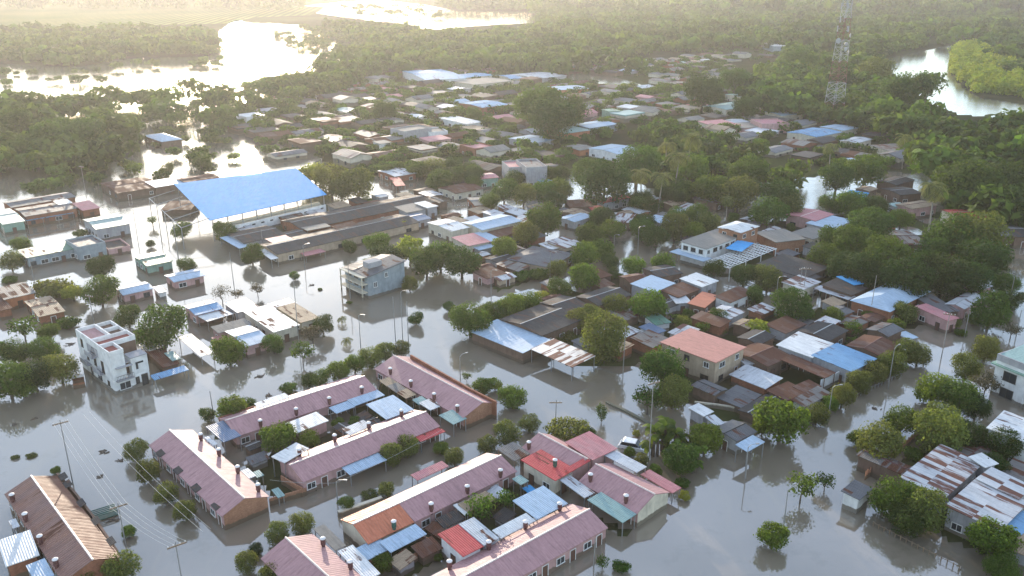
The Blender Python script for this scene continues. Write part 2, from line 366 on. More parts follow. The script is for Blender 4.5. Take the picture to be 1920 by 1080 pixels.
# crop field far off at the top left: planted rows
fm, t, b = nmat('crop_field'); tc = N(t, 'ShaderNodeTexCoord')
c = mixc(t, ramp(t, noise(t, tc.outputs['Object'], .01, 3), .4, .6), (.10, .13, .035), (.15, .16, .05)); fsx = N(t, 'ShaderNodeSeparateXYZ'); t.links.new(scaled(t, tc.outputs['Object'], (1, .12, 1)), fsx.inputs[0])
c = mixc(t, math_(t, 'MULTIPLY', ramp(t, math_(t, 'SINE', math_(t, 'MULTIPLY', math_(t, 'ADD', fsx.outputs[0], fsx.outputs[1]), .62)), -.2, .5), .75), c, (.045, .05, .02)); t.links.new(c, b.inputs['Base Color']); b.inputs['Roughness'].default_value = 1; b.inputs['Specular IOR Level'].default_value = 0
fs = MB(); fs.poly([v + Vector((0, 0, 1.0)) for v in poly_world([(-300, 56), (0, 56), (240, 50), (420, 46), (480, 34), (580, 30), (610, 14), (420, 5), (-200, 3)])][::-1])
tag(fs.build('crop_field', fm), 'pale green crop field beyond the flooded meadow', None, None, 'structure')
# air: pale even haze round everything
hz = MB(); hz.box(-12500, 12500, -320, 13100, -3.0, 75.0)
hm = bpy.data.materials.new('haze'); hm.use_nodes = True; t = hm.node_tree; t.nodes.clear()
pv = t.nodes.new('ShaderNodeVolumePrincipled'); pv.inputs['Color'].default_value = (.97, .95, .92, 1)
HAZE_D = .00014; pv.inputs['Density'].default_value = HAZE_D; pv.inputs['Anisotropy'].default_value = .55
mo = t.nodes.new('ShaderNodeOutputMaterial'); t.links.new(pv.outputs[0], mo.inputs['Volume'])
HZ = hz.build('haze', hm); tag(HZ, 'warm hazy air against the low sun', None, None, 'stuff')

# ---------------------------------------------------------------- tree prototypes (shared meshes)
def leaf_cloud(lobes, n, size, rs, crown=0.0, up=.25, inner=.55):
    """n small bent leaf sprays over a union of ellipsoid lobes [(x,y,z,rx,ry,rz)] -> verts, quads, tint"""
    lb = np.array(lobes, float); w = (lb[:, 3] * lb[:, 5]) ** 1.0; w /= w.sum()
    k = rs.choice(len(lb), n, p=w)
    d = rs.normal(size=(n, 3)); d[:, 2] += up; d /= np.linalg.norm(d, axis=1)[:, None]
    rad = 1 - inner * rs.random(n) ** 2.2; rad *= 1 + .10 * rs.normal(size=n)
    c = lb[k, :3] + d * lb[k, 3:] * rad[:, None]
    nor = d + rs.normal(size=(n, 3)) * .55; nor[:, 2] += .2; nor /= np.linalg.norm(nor, axis=1)[:, None]
    a = np.cross(nor, rs.normal(size=(n, 3))); a /= np.linalg.norm(a, axis=1)[:, None]; b_ = np.cross(nor, a)
    s = size * (.55 + .9 * rs.random(n)); s2 = s * (.45 + .4 * rs.random(n))
    a *= s[:, None]; b_ *= s2[:, None]
    v = np.stack([c - a * .5, c + b_ * .5 + nor * (s * .08)[:, None], c + a * .5, c - b_ * .5 + nor * (s * .08)[:, None]], 1)
    clump = np.sin(c[:, 0] * 2.1 + k) * np.sin(c[:, 1] * 2.3 + k * 2) * .5 + .5
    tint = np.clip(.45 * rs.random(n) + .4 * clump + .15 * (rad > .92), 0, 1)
    return v.reshape(-1, 3), np.repeat(tint, 4), np.full(n * 4, crown)
def cloud_mesh(name, mat, parts):
    v = np.concatenate([p[0] for p in parts]); tn = np.concatenate([p[1] for p in parts]); cr = np.concatenate([p[2] for p in parts])
    nq = len(v) // 4; me = bpy.data.meshes.new(name)
    me.vertices.add(len(v)); me.vertices.foreach_set('co', v.astype(np.float32).ravel())
    me.loops.add(len(v)); me.loops.foreach_set('vertex_index', np.arange(len(v), dtype=np.int32))
    me.polygons.add(nq); me.polygons.foreach_set('loop_start', np.arange(0, len(v), 4, dtype=np.int32)); me.polygons.foreach_set('loop_total', np.full(nq, 4, dtype=np.int32))
    me.update(calc_edges=True)
    for nm, arr in (('tint', tn), ('crown', cr)):
        a = me.attributes.new(nm, 'FLOAT', 'POINT'); a.data.foreach_set('value', arr.astype(np.float32))
    me.materials.append(mat); return me
def lobes_round(rs, r=.5, h=.5, n=7, flat=.85):
    L = [(0, 0, 0, r * .78, r * .78, r * .78 * flat)]
    for i in range(n):
        a = 2 * math.pi * (i + rs.random() * .6) / n; e = rs.uniform(-.95, .75)
        rr = r * rs.uniform(.30, .46)
        L.append((math.cos(a) * (r - rr) * math.cos(e), math.sin(a) * (r - rr) * math.cos(e), math.sin(e) * (r - rr) * flat, rr, rr, rr * .9))
    return L
PROTO = {}   # kind -> list of (crown mesh, trunk mesh); unit: crown width 1, stands on z=0
def trunk_mesh(name, base, tops, r0, r1, mat, seg=6):
    m = MB(); fork = Vector(base) ; m.tube([(0, 0, -.12), (0.01, 0, fork.z * .5), tuple(fork)], [r0 * 1.25, r0, r0 * .85], seg)
    for tpt in tops:
        tv = Vector(tpt); mid = fork.lerp(tv, .5) + Vector((0, 0, .03)); m.tube([tuple(fork), tuple(mid), tuple(tv)], [r0 * .6, r0 * .42, r1], 5)
    return m.mesh(name, mat)
def tree_proto(kind, leaf, n, size, zc, h, nl, nvar, seed, inner=.55, flat=.85, r0=.035, bark='bark', spread=.5, up=.25):
    out = []
    for k in range(nvar):
        rs = np.random.default_rng(seed + k)
        lb = [(x, y, z * h + zc, rx, ry, rz * h) for x, y, z, rx, ry, rz in lobes_round(rs, spread, .5, nl, flat)]
        sx, sy = rs.uniform(.85, 1.12), rs.uniform(.85, 1.12)
        lb = [(x * sx, y * sy, z, rx, ry, rz) for x, y, z, rx, ry, rz in lb]
        cm = cloud_mesh(kind + '_crown', MATS['leaf_' + leaf], [leaf_cloud(lb, n, size, rs, up=up, inner=inner)])
        tops = [(l[0] * .8, l[1] * .8, l[2]) for l in lb[1:6]]
        out.append((cm, trunk_mesh(kind + '_trunk', (0, 0, max(.12, zc - .45 * h)), tops, r0, r0 * .3, MATS[bark])))
    PROTO[kind] = out
tree_proto('round', 'mid', 5000, .048, .52, 1.06, 9, 4, 10, inner=.3, spread=.54)
tree_proto('olive', 'olive', 5000, .047, .52, 1.08, 9, 3, 30, inner=.3, spread=.54)
tree_proto('broad', 'mid', 7000, .040, .50, .98, 12, 5, 50, inner=.5)
tree_proto('dark', 'dark', 7000, .038, .50, 1.02, 11, 4, 70, inner=.4)
tree_proto('bright', 'bright', 4500, .052, .46, .95, 9, 3, 90, inner=.6)
tree_proto('yellow', 'yellow', 1600, .075, .42, .75, 7, 2, 110, inner=.5)
tree_proto('bush', 'mid', 1500, .075, .26, .58, 8, 3, 130, inner=.5, r0=.02)
tree_proto('low', 'olive', 1800, .055, .20, .42, 12, 2, 150, inner=.5, r0=.015)
tree_proto('sparse', 'mid', 700, .070, .60, .80, 9, 3, 170, inner=.9, r0=.022)
tree_proto('dull', 'dull', 900, .060, .60, .75, 9, 2, 190, inner=.9, r0=.022)
tree_proto('tall', 'olive', 8000, .040, .60, 1.4, 11, 2, 210, inner=.4)
tree_proto('spreading', 'mid', 6500, .040, .36, .42, 14, 3, 230, inner=.6, flat=.6)
tree_proto('slim', 'mid', 1600, .075, 1.0, 1.9, 8, 2, 250, inner=.5)
def palm_proto(kind, nvar, seed, h, leaf='palm', nf=19, droop=1.0):
    out = []
    for k in range(nvar):
        rs = np.random.default_rng(seed + k); V = []; T = []
        lean = Vector((rs.uniform(-.12, .12), rs.uniform(-.12, .12), 0)) * h
        top = Vector((0, 0, h)) + lean
        for i in range(nf):
            a = 2 * math.pi * i / nf * 2.39996; e = rs.uniform(-.25, 1.25); ln = .5 * rs.uniform(.85, 1.1)
            dr = Vector((math.cos(a), math.sin(a), 0)); side = Vector((-math.sin(a), math.cos(a), 0)); p = top.copy(); ang = e; ns = 11
            for j in range(ns):
                d = dr * math.cos(ang) + Vector((0, 0, math.sin(ang))); q = p + d * (ln / ns)
                wd_ = ln * .30 * math.sin(math.pi * (.12 + .85 * j / ns))
                for s in (-1, 1):
                    tip = q + side * s * wd_ + d * wd_ * .5 - Vector((0, 0, wd_ * .45 * droop))
                    V += [tuple(p), tuple(p.lerp(q, .75)), tuple(tip + (q - p) * .25), tuple(tip)]; T += [rs.random()] * 4
                p = q; ang -= .17 * droop + rs.uniform(0, .04)
        cm = cloud_mesh(kind + '_crown', MATS['leaf_' + leaf], [(np.array(V), np.array(T), np.zeros(len(V)))])
        m = MB(); m.tube([(0, 0, -.2), tuple(lean * .25 + Vector((0, 0, h * .4))), tuple(top)], [.030, .022, .018], 7)
        out.append((cm, m.mesh(kind + '_trunk', MATS['bark_pale'])))
    PROTO[kind] = out
palm_proto('palm', 3, 300, 1.35)
palm_proto('short_palm', 2, 320, .45, 'palm', 15)
def banana_proto():
    out = []
    for k in range(3):
        rs = np.random.default_rng(400 + k); V = []; T = []; m = MB()
        for s in range(13):
            bx, by = rs.uniform(-.38, .38, 2); hh_ = rs.uniform(.15, .5); m.tube([(bx, by, -.1), (bx, by, hh_)], [.035, .02], 6)
            for i in range(8):
                a = rs.uniform(0, 6.28); e = rs.uniform(.5, 1.35); ln = rs.uniform(.18, .30); dr = Vector((math.cos(a), math.sin(a), 0)); side = Vector((-math.sin(a), math.cos(a), 0))
                p = Vector((bx, by, hh_)); ang = e; tn = rs.random(); prev = 0.006
                for j in range(6):
                    d = dr * math.cos(ang) + Vector((0, 0, math.sin(ang))); q = p + d * (ln / 6); wv = .062 * math.sin(math.pi * (j + 1.2) / 7.4)
                    V += [tuple(p - side * prev), tuple(q - side * wv), tuple(q + side * wv), tuple(p + side * prev)]; T += [tn] * 4
                    p = q; ang -= .38; prev = wv
        out.append((cloud_mesh('banana_crown', MATS['leaf_bright'], [(np.array(V), np.array(T), np.zeros(len(V)))]), m.mesh('banana_stem', MATS['bark'])))
    PROTO['banana'] = out
banana_proto()
def bare_proto():
    rs = random.Random(5); m = MB()
    def br(p, d, l, r, n):
        q = p + d * l; m.tube([tuple(p), tuple(p.lerp(q, .5) + Vector((rs.uniform(-1, 1), rs.uniform(-1, 1), 0)) * l * .08), tuple(q)], [r, r * .8, r * .6], 5, cap=False)
        if n == 0: return
        for i in range(3):
            dd = (d + Vector((rs.uniform(-1, 1), rs.uniform(-1, 1), rs.uniform(-.2, .7))) * .75).normalized(); br(q, dd, l * .68, r * .58, n - 1)
    br(Vector((0, 0, -.1)), Vector((0, 0, 1)), .36, .03, 4)
    r2 = np.random.default_rng(6); lb = [(0, 0, .62, .42, .42, .3)]
    PROTO['bare'] = [(cloud_mesh('bare_crown', MATS['leaf_dull'], [leaf_cloud(lb, 420, .055, r2, inner=1)]), m.mesh('bare_trunk', MATS['bark_pale']))]
bare_proto()
ZC = dict(round=.5, olive=.5, broad=.48, dark=.48, bright=.44, yellow=.42, bush=.26, low=.20, sparse=.60, dull=.60, tall=.60, spreading=.4, slim=1.0, palm=1.3, short_palm=.5, banana=.45, bare=.6)
NAMEK = dict(palm='palm_tree', short_palm='palm_tree', banana='banana_plant', bush='bush', low='shrub', bare='bare_tree')
TR = random.Random(77)
TREES = []
def tree_at(kind, v, w, label, group=None, cat=None):
    """a tree at ground point v with crown width w metres"""
    cm, tm = TR.choice(PROTO[kind]); nm = NAMEK.get(kind, 'tree')
    z = (.25 if v.y > 255 else .05) if on_land(v) else 0.0
    e = empty(nm, (v.x, v.y, z - .15), TR.uniform(0, 6.28)); s = w * TR.uniform(.96, 1.04)
    e.scale = (s, s, s * TR.uniform(.93, 1.07))
    inst('crown', cm, e); inst('trunk', tm, e)
    tag(e, label, cat or {'palm_tree': 'palm', 'banana_plant': 'plant', 'bush': 'bush', 'shrub': 'shrub'}.get(nm, 'tree'), group)
    TREES.append((v.x, v.y, w * .5)); return e
def tree(kind, x, y, wpx, label, group=None, zm=0):
    """tree whose crown is centred on photo point (x, y), wpx photo pixels wide"""
    a, b_, s = ZO[zm]; x, y, wpx = a + x / s, b_ + y / s, wpx / s * (1.16 if 'palm' not in kind else 1)
    if kind == 'dark' and TR.random() < .4: kind = TR.choice(['broad', 'olive', 'broad'])
    v = P(x, y, 1.5)
    for _ in range(3):
        w = wpx * pixsize(v); v = P(x, y, w * ZC[kind])
    return tree_at(kind, v, w, label, group)
# ---------------------------------------------------------------- buildings
FOOT = []   # occupied discs (x, y, r)
HR = random.Random(9)
GRID_A = math.atan2(math.cos(R(49.0)), math.sin(R(49.0)))      # heading of the street grid
def fit(W):
    """rectangle from 3 or 4 world points: centre, angle of p0->p1, length, width"""
    W = [Vector((w.x, w.y, 0)) for w in W]
    if len(W) == 3: W.append(W[0] + W[2] - W[1])
    e1 = (W[1] - W[0]) + (W[2] - W[3]); e2 = (W[2] - W[1]) + (W[3] - W[0])
    L_, D_ = e1.length / 2, e2.length / 2
    crs = e1.x * e2.y - e1.y * e2.x; a1 = math.atan2(e1.y, e1.x); a2 = math.atan2(e2.y, e2.x) - (math.pi / 2 if crs > 0 else -math.pi / 2)
    d = (a2 - a1 + math.pi) % (2 * math.pi) - math.pi
    a = a1 + d * D_ / (L_ + D_)
    g = (GRID_A - a + math.pi / 4) % (math.pi / 2) - math.pi / 4
    if abs(g) < R(14): a += g * .6
    c = sum(W, Vector()) / 4
    return c, a, L_, D_
def roof_mesh(kind, hx, hy, ze, rise, t=.09):
    m = MB()
    if kind == 'gable':
        m.slab([(-hx, -hy, ze), (hx, -hy, ze), (hx, -.02, ze + rise), (-hx, -.02, ze + rise)], t)
        m.slab([(-hx, .02, ze + rise), (hx, .02, ze + rise), (hx, hy, ze), (-hx, hy, ze)], t)
    elif kind == 'hip':
        k = max(hx - hy, 0.05)
        for q in ([(-hx, -hy, ze), (hx, -hy, ze), (k, 0, ze + rise), (-k, 0, ze + rise)], [(hx, hy, ze), (-hx, hy, ze), (-k, 0, ze + rise), (k, 0, ze + rise)],
                  [(hx, -hy, ze), (hx, hy, ze), (k, 0, ze + rise)], [(-hx, hy, ze), (-hx, -hy, ze), (-k, 0, ze + rise)]): m.slab(q, t)
    elif kind == 'shed':
        m.slab([(-hx, -hy, ze), (hx, -hy, ze), (hx, hy, ze + rise), (-hx, hy, ze + rise)], t)
    elif kind == 'flat':
        m.slab([(-hx, -hy, ze), (hx, -hy, ze), (hx, hy, ze), (-hx, hy, ze)], .14)
    elif kind == 'parapet':
        m.slab([(-hx + .18, -hy + .18, ze - .35), (hx - .18, -hy + .18, ze - .35), (hx - .18, hy - .18, ze - .35), (-hx + .18, hy - .18, ze - .35)], .12)
    return m
def wall_mesh(kind, hx, hy, ze, rise, inset, z0=-1.4):
    m = MB(); a, b = hx - inset, hy - inset
    top = ze - .10 if kind != 'parapet' else ze
    if kind == 'parapet':
        w = .18
        for x0, x1, y0, y1 in ((-hx, hx, -hy, -hy + w), (-hx, hx, hy - w, hy), (-hx, -hx + w, -hy + w, hy - w), (hx - w, hx, -hy + w, hy - w)): m.box(x0, x1, y0, y1, z0, ze)
        return m
    yl, yr = top, top
    rt = ze + rise * (1 - abs(0) / hy) - .12
    if kind == 'gable':
        e = ze - .12 + rise * inset / hy
        P5 = [(-b, z0), (b, z0), (b, e), (0, rt), (-b, e)]
    elif kind == 'shed':
        P5 = [(-b, z0), (b, z0), (b, ze - .12 + rise * (hy + b) / (2 * hy)), (-b, ze - .12 + rise * (hy - b) / (2 * hy))]
    elif kind == 'hip': P5 = [(-b, z0), (b, z0), (b, ze - .06 + rise * inset / hy), (-b, ze - .06 + rise * inset / hy)]
    else: P5 = [(-b, z0), (b, z0), (b, ze - .15), (-b, ze - .15)]
    k = len(P5)
    m.poly([(a, y, z) for y, z in P5]); m.poly([(-a, y, z) for y, z in P5][::-1])
    for i in range(k):
        j = (i + 1) % k; m.poly([(-a, P5[i][0], P5[i][1]), (-a, P5[j][0], P5[j][1]), (a, P5[j][0], P5[j][1]), (a, P5[i][0], P5[i][1])])
    return m
def window(parent, x, y, z, nx, ny, w=1.1, h=.95, fr='frame_white', name='window', bars=True, pm='glass_dark'):
    """window on a wall whose outward normal is (nx, ny); centre x,y,z; child pane"""
    m = MB(); tx, ty = -ny, nx
    def bx(u0, u1, z0, z1, d0, d1, mm):
        pts = [(x + tx * u + nx * d, y + ty * u + ny * d) for u, d in ((u0, d0), (u1, d0), (u1, d1), (u0, d1))]
        n = len(mm.v); mm.v += [(p[0], p[1], z + zz) for zz in (z0, z1) for p in pts]
        for q in ((0, 1, 2, 3), (4, 7, 6, 5), (0, 4, 5, 1), (1, 5, 6, 2), (2, 6, 7, 3), (3, 7, 4, 0)): mm.f.append(tuple(n + i for i in q)); mm.m.append(0)
    t = .07
    bx(-w / 2, w / 2, h / 2 - t, h / 2, -.02, .05, m); bx(-w / 2 - .06, w / 2 + .06, -h / 2, -h / 2 + t, -.02, .09, m)
    bx(-w / 2, -w / 2 + t, -h / 2 + t, h / 2 - t, -.02, .05, m); bx(w / 2 - t, w / 2, -h / 2 + t, h / 2 - t, -.02, .05, m)
    if bars: bx(-.025, .025, -h / 2 + t, h / 2 - t, .012, .035, m)
    o = m.build(name, MATS[fr], parent)
    g = MB(); bx(-w / 2 + t, w / 2 - t, -h / 2 + t, h / 2 - t, -.01, .008, g); g.build('pane' if name == 'window' else 'door_panel', MATS[pm], o)
    return o
def openings(e, ang, hx, hy, inset, ze, near, step=2.6, seed=0, levels=None):
    r = random.Random(seed)
    for nx, ny, half, oth in ((1, 0, hx, hy), (-1, 0, hx, hy), (0, 1, hy, hx), (0, -1, hy, hx)):
        wy = math.sin(ang) * nx + math.cos(ang) * ny
        if wy > -.15: continue
        span = 2 * (oth - inset)
        n = int(max(0, min(6, span / (step * (1 if near else 1.7)))))
        if span > 1.8 and n == 0: n = 1
        di = r.randrange(n) if n else 0
        for lv in (levels or [min(1.05, ze * .55)]):
            for i in range(n):
                u = (i + .5) / n * span - span / 2 + r.uniform(-.2, .2); d = half - inset
                x, y = (nx * d, u) if nx else (u, ny * d)
                if i == di and lv < 1.3: window(e, x, y, min(ze - 1.0, .55), nx, ny, .9, min(1.9, 2 * (ze - .35) - .5), r.choice(['frame_white', 'frame_dark', 'frame_dark']), 'door', False, 'door_wood')
                else: window(e, x, y, lv, nx, ny, r.choice([1.0, 1.2, 1.5]), min(.95, ze * .5), r.choice(['frame_white', 'frame_white', 'frame_dark']))
def house(label, zm, pts, ze, roof='gable', rise=.9, rm='zinc', wm='wwhite', cat='house', group=None, name='house', win=True, swap=False, inset=.28, posts=False, levels=None, step=2.6, z=None):
    """pts: roof outline in the photo (p0->p1 runs along the ridge); ze: eave height"""
    W = [Q(zm, x, y, ze if z is None else z) for x, y in pts]
    c, a, L_, D_ = fit(W)
    return house_at(label, c, a, L_, D_, ze, roof, rise, rm, wm, cat, group, name, win, swap, inset, posts, levels, step)
def house_at(label, c, a, L_, D_, ze, roof='gable', rise=.9, rm='zinc', wm='wwhite', cat='house', group=None, name='house', win=True, swap=False, inset=.28, posts=False, levels=None, step=2.6):
    if roof == 'gable': rise *= .62; ze += .1
    win = win or (cat == 'house' and not posts and ze >= 2.3)
    if swap: a += math.pi / 2; L_, D_ = D_, L_
    if roof == 'shed' and math.cos(a) < 0 and not posts: a += math.pi       # high side away from the camera
    hx, hy = L_ / 2, D_ / 2
    e = empty(name, (c.x, c.y, 0), a)
    FOOT.append((c.x, c.y, max(hx, hy) * .9))
    ro = roof_mesh(roof, hx, hy, ze, rise).build('roof', MATS[rm], e)
    if roof == 'gable':
        rc = MB(); rc.tube([(-hx, 0, ze + rise), (hx, 0, ze + rise)], .09, 5)
        rc.build('ridge_cap', MATS['ridge_pale' if rm in ('pink', 'rose', 'orange', 'brown') else ('clay' if rm in ('rust', 'tan', 'old_zinc') else ('tank_black' if rm in ('grey', 'slate_blue') else 'steel'))], ro)
    if posts:
        k = max(2, int(L_ / 3.5) + 1)
        for i in range(k):
            for s in (-1, 1):
                x = -hx + .15 + (L_ - .3) * i / (k - 1); h = ze - .1 if s < 0 or roof != 'shed' else ze + rise - .1
                p = MB(); p.tube([(x, s * (hy - .12), -1), (x, s * (hy - .12), h)], .06, 6); p.build('post', MATS['wood_post' if rm in ('rust', 'tan', 'dark', 'old_zinc') else 'lamp_grey'], e)
    else:
        wall_mesh(roof, hx, hy, ze, rise, inset if roof != 'parapet' else 0).build('wall', MATS[wm], e)
        if win: openings(e, a, hx, hy, inset if roof != 'parapet' else 0, ze, c.length < 260, step, int(abs(c.x * 7 + c.y * 13)), levels)
    tag(e, label, cat, group); return e
def canopy(label, zm, pts, z, rm, rise=.25, group=None, posts=True, cat='canopy', roof='shed'):
    return house(label, zm, pts, z, roof, rise, rm, 'wgrey', cat, group, 'canopy', False, posts=posts)
def vent(parent, x, y, z, h=1.15, clay='clay'):
    """clay kitchen chimney with a pale cap"""
    m = MB(); m.lathe([(.20, z - .4), (.20, z + .15), (.27, z + .3), (.27, z + h - .25), (.20, z + h - .18)], 10, c=(x, y))
    o = m.build('chimney', MATS[clay], parent)
    q = MB(); q.lathe([(.31, z + h - .17), (.31, z + h - .10), (.18, z + h), (.02, z + h + .03)], 12, c=(x, y)); q.build('chimney_cap', MATS['cap_white'], o)
def row_house(label, zm, r0, r1, wl, wr, mat_l, mat_r, chim=(), zr=2.9, ze=2.0, wm='wpink', ext=(0, 0), cap_l='clay', zc=2.35, win=True, endm=None):
    """terrace with one long ridge; wl / wr = plan width of the slope left / right of the line r0 -> r1"""
    if r1[1] > r0[1]: zr += .22                                # terraces running down the picture are pitched a little steeper
    a0, a1 = Q(zm, *r0, zr), Q(zm, *r1, zr); d = (a1 - a0); d.z = 0; d.normalize()
    a0 = a0 - d * ext[0]; a1 = a1 + d * ext[1]; L_ = (a1 - a0).length; ang = math.atan2(d.y, d.x); c = (a0 + a1) / 2
    e = empty('row_house', (c.x, c.y, 0), ang); hx = L_ / 2
    for q in (-.33, 0, .33): FOOT.append((c.x + d.x * L_ * q, c.y + d.y * L_ * q, 4))
    l = MB(); l.slab([(-hx, .02, zr), (hx, .02, zr), (hx, wl, ze), (-hx, wl, ze)], .09)
    r = MB(); r.slab([(-hx, -wr, ze), (hx, -wr, ze), (hx, -.02, zr), (-hx, -.02, zr)], .09)
    ol = l.build('roof', MATS[mat_l], e); o2 = r.build('roof', MATS[mat_r], e)
    rc = MB(); rc.tube([(-hx - .03, 0, zr + .02), (hx + .03, 0, zr + .02)], .11, 5); rc.build('ridge_cap', MATS['ridge_pale'], ol)
    m = MB(); i = .25; el, er = ze - .1 + (zr - ze) * i / wl, ze - .1 + (zr - ze) * i / wr
    P5 = [(-wr + i, -1.4), (wl - i, -1.4), (wl - i, el), (0, zr - .12), (-wr + i, er)]; A = hx - .08
    if endm:
        for sg in (1, -1):
            g = MB(); q = [(sg * (A + .03), y, z) for y, z in P5]; g.poly(q if sg > 0 else q[::-1]); g.build('gable_wall', MATS[endm], e)
    m.poly([(A, y, z) for y, z in P5]); m.poly([(-A, y, z) for y, z in P5][::-1])
    for k in range(5):
        j = (k + 1) % 5; m.poly([(-A, *P5[k]), (-A, *P5[j]), (A, *P5[j]), (A, *P5[k])])
    m.build('wall', MATS[wm], e)
    if win:
        s = 1 if math.cos(ang) < 0 else -1                     # long wall facing the camera
        n = max(2, int(L_ / 4)); y = (wl - i) if s > 0 else -(wr - i)
        for k in range(n):
            x = -hx + L_ * (k + .5) / n
            window(e, x - .9, y, .95, 0, s, 1.2, .9, 'frame_white'); window(e, x + .9, y, .55, 0, s, .9, 1.9, 'frame_white', 'door', False, 'door_wood')
    inv = Matrix.Rotation(-ang, 4, 'Z')
    for cx_, cy_ in chim:
        w = inv @ (Q(zm, cx_, cy_, zc) - Vector((c.x, c.y, 0)))
        y = max(-wr + .3, min(wl - .3, w.y)); zz = zr - (zr - ze) * (abs(y) / (wl if y > 0 else wr)); vent(e, w.x, y, zz, 1.15, cap_l)
    tag(e, label, 'house'); return e
def pole(label, x, y, h, zm=0, arm='cross', lean=0.0, az=0.0, r=.08):
    v = Q(zm, x, y, 0); nm = 'utility_pole' if arm == 'cross' else ('street_lamp' if arm == 'lamp' else 'pole')
    e = empty(nm, (v.x, v.y, 0), R(az)); m = MB(); m.tube([(0, 0, -1), (lean, 0, h)], [r, r * .6], 8); m.build('post', MATS['concrete_pole'], e)
    if arm == 'cross':
        a = MB(); a.box(-.9, .9, -.06, .06, h - .5, h - .38); a.build('crossarm', MATS['wood_post'], e)
        for q in (-.8, -.3, .3, .8):
            s = MB(); s.lathe([(.03, h - .38), (.06, h - .3), (.04, h - .2)], 6, c=(q, 0)); s.build('insulator', MATS['cap_white'], e)
    elif arm == 'lamp':
        a = MB(); a.tube([(lean, 0, h - .1), (lean + .35, 0, h + .25), (lean + 1.0, 0, h + .35)], .035, 6); a.build('arm', MATS['lamp_grey'], e)
        l = MB(); l.box(lean + .95, lean + 1.4, -.1, .1, h + .30, h + .40); l.build('lamp_head', MATS['lamp_grey'], e)
    tag(e, label, {'utility_pole': 'utility pole', 'street_lamp': 'street lamp', 'pole': 'pole'}[nm]); return v, h
# ---------------------------------------------------------------- the pink terraces in the foreground
row_house('terrace with rust orange and brown corrugated roof at the bottom left corner', 14, (210, 405), (625, 970), 2.7, 3.1, 'burnt', 'brown', [(80, 570), (170, 700), (275, 850), (378, 1010)], wm='wbrick')
row_house('mauve roofed terrace left of the courtyard, with a red mural on its brick end', 14, (1145, 95), (1650, 555), 3.0, 2.9, 'pink', 'pink', [(1358, 160), (1480, 262), (1607, 382), (1745, 505)], endm='wtan')
row_house('long pink roofed terrace along the far side of the left courtyard', 15, (225, 535), (1165, 235), 3.0, 3.5, 'pink', 'pink', [(490, 590), (728, 505), (945, 425), (1162, 350)])
row_house('pink roofed terrace in front of the left courtyard, with a sky blue awning', 15, (660, 835), (1580, 475), 3.1, 3.2, 'pink', 'pink', [(728, 775), (965, 675), (1195, 595), (1415, 510)])
row_house('mauve roofed terrace with a bare brick end, behind the scrap sheet lean-tos', 15, (1360, 95), (1963, 412), 2.9, 3.7, 'pink', 'pink', [(1340, 215), (1478, 298), (1635, 385), (1792, 468)], endm='wtan')
row_house('long pink roofed terrace in the middle of the foreground, orange at its left end', 16, (1000, 590), (1690, 265), 2.8, 3.0, 'pink', 'pink', [(1250, 650), (1495, 530), (1720, 420)])
row_house('orange painted end house of the middle foreground terrace', 16, (690, 730), (1000, 590), 2.8, 3.0, 'orange', 'orange', [(993, 770)], wm='wcream', cap_l='green_paint')
row_house('pink roofed terrace at the bottom centre, cut by the lower edge of the photo', 17, (210, 1080), (920, 700), 3.1, 2.9, 'pink', 'pink', [(240, 965), (487, 825), (718, 700), (-25, 1095)], ext=(9, 0), wm='wpink', endm='wbeige')
row_house('mauve roofed terrace left of the bottom centre, cut by the lower edge', 16, (235, 820), (520, 1080), 3.2, 3.0, 'pink', 'pink', [(490, 868), (675, 1022)], ext=(0, 10))
row_house('mauve roofed corner house right of the foreground, with a tall pale end wall', 17, (960, 395), (1360, 600), 3.0, 3.2, 'pink', 'pink', [(925, 510), (1165, 650)], endm='wcream')
row_house('pink corner house with a wide left slope beside the red roof', 17, (575, 185), (905, 360), 2.2, 3.6, 'pink', 'pink', [(510, 290)], win=False)
house('low rose pink flat roofed room behind the corner house', 17, [(740, 255), (925, 190), (1120, 295), (935, 362)], 2.9, 'shed', .25, 'rose', 'wpink')
house('bright red tin roofed room with a cream wall at the inner corner', 17, [(410, 385), (600, 325), (830, 420), (720, 495)], 2.7, 'shed', .25, 'red', 'wcream')
vent(bpy.data.objects[FOOT and 'house.001'], 0.3, -.9, 2.7, 1.2, 'green_paint')
S = canopy
S('patchy grey sheet lean-to at the back corner of the pink corner house', 17, [(300, 312), (400, 250), (520, 330), (410, 372)], 2.5, 'old_zinc')
S('narrow red strip roof between the two mauve corner roofs', 17, [(765, 435), (880, 350), (912, 365), (795, 462)], 2.95, 'red', .1)
S('slatted white and green pergola roof beside the mauve corner house', 17, [(1020, 340), (1070, 302), (1310, 408), (1240, 455)], 2.6, 'zinc', .1)
S('narrow pink lean-to along the street side of the corner house', 17, [(1250, 472), (1330, 442), (1545, 560), (1480, 585)], 1.6, 'rose', .15)
S('pale grey sheet roof between the red roof and the corner house', 17, [(725, 510), (800, 478), (938, 592), (880, 632)], 2.2, 'zinc')
S('blue grey sheet roof on the near corner beneath the mauve corner house', 17, [(915, 655), (985, 595), (1235, 730), (1145, 795)], 2.0, 'sea_green', .3)
S('large weathered blue sheet roof over the right courtyard', 17, [(400, 655), (610, 555), (772, 662), (560, 770)], 2.6, 'pale_blue', .3)
S('bright white sheet roof in the right courtyard next to the blue one', 17, [(265, 845), (490, 742), (556, 772), (315, 905)], 2.5, 'white', .2)
S('small green blue sheet roof by the corner of the middle terrace', 17, [(405, 500), (450, 468), (503, 508), (455, 540)], 2.0, 'sea_green', .1)
S('vivid blue plastic sheet roof under the cream wall', 17, [(468, 560), (520, 540), (570, 580), (510, 600)], 1.0, 'bright_blue', .1)
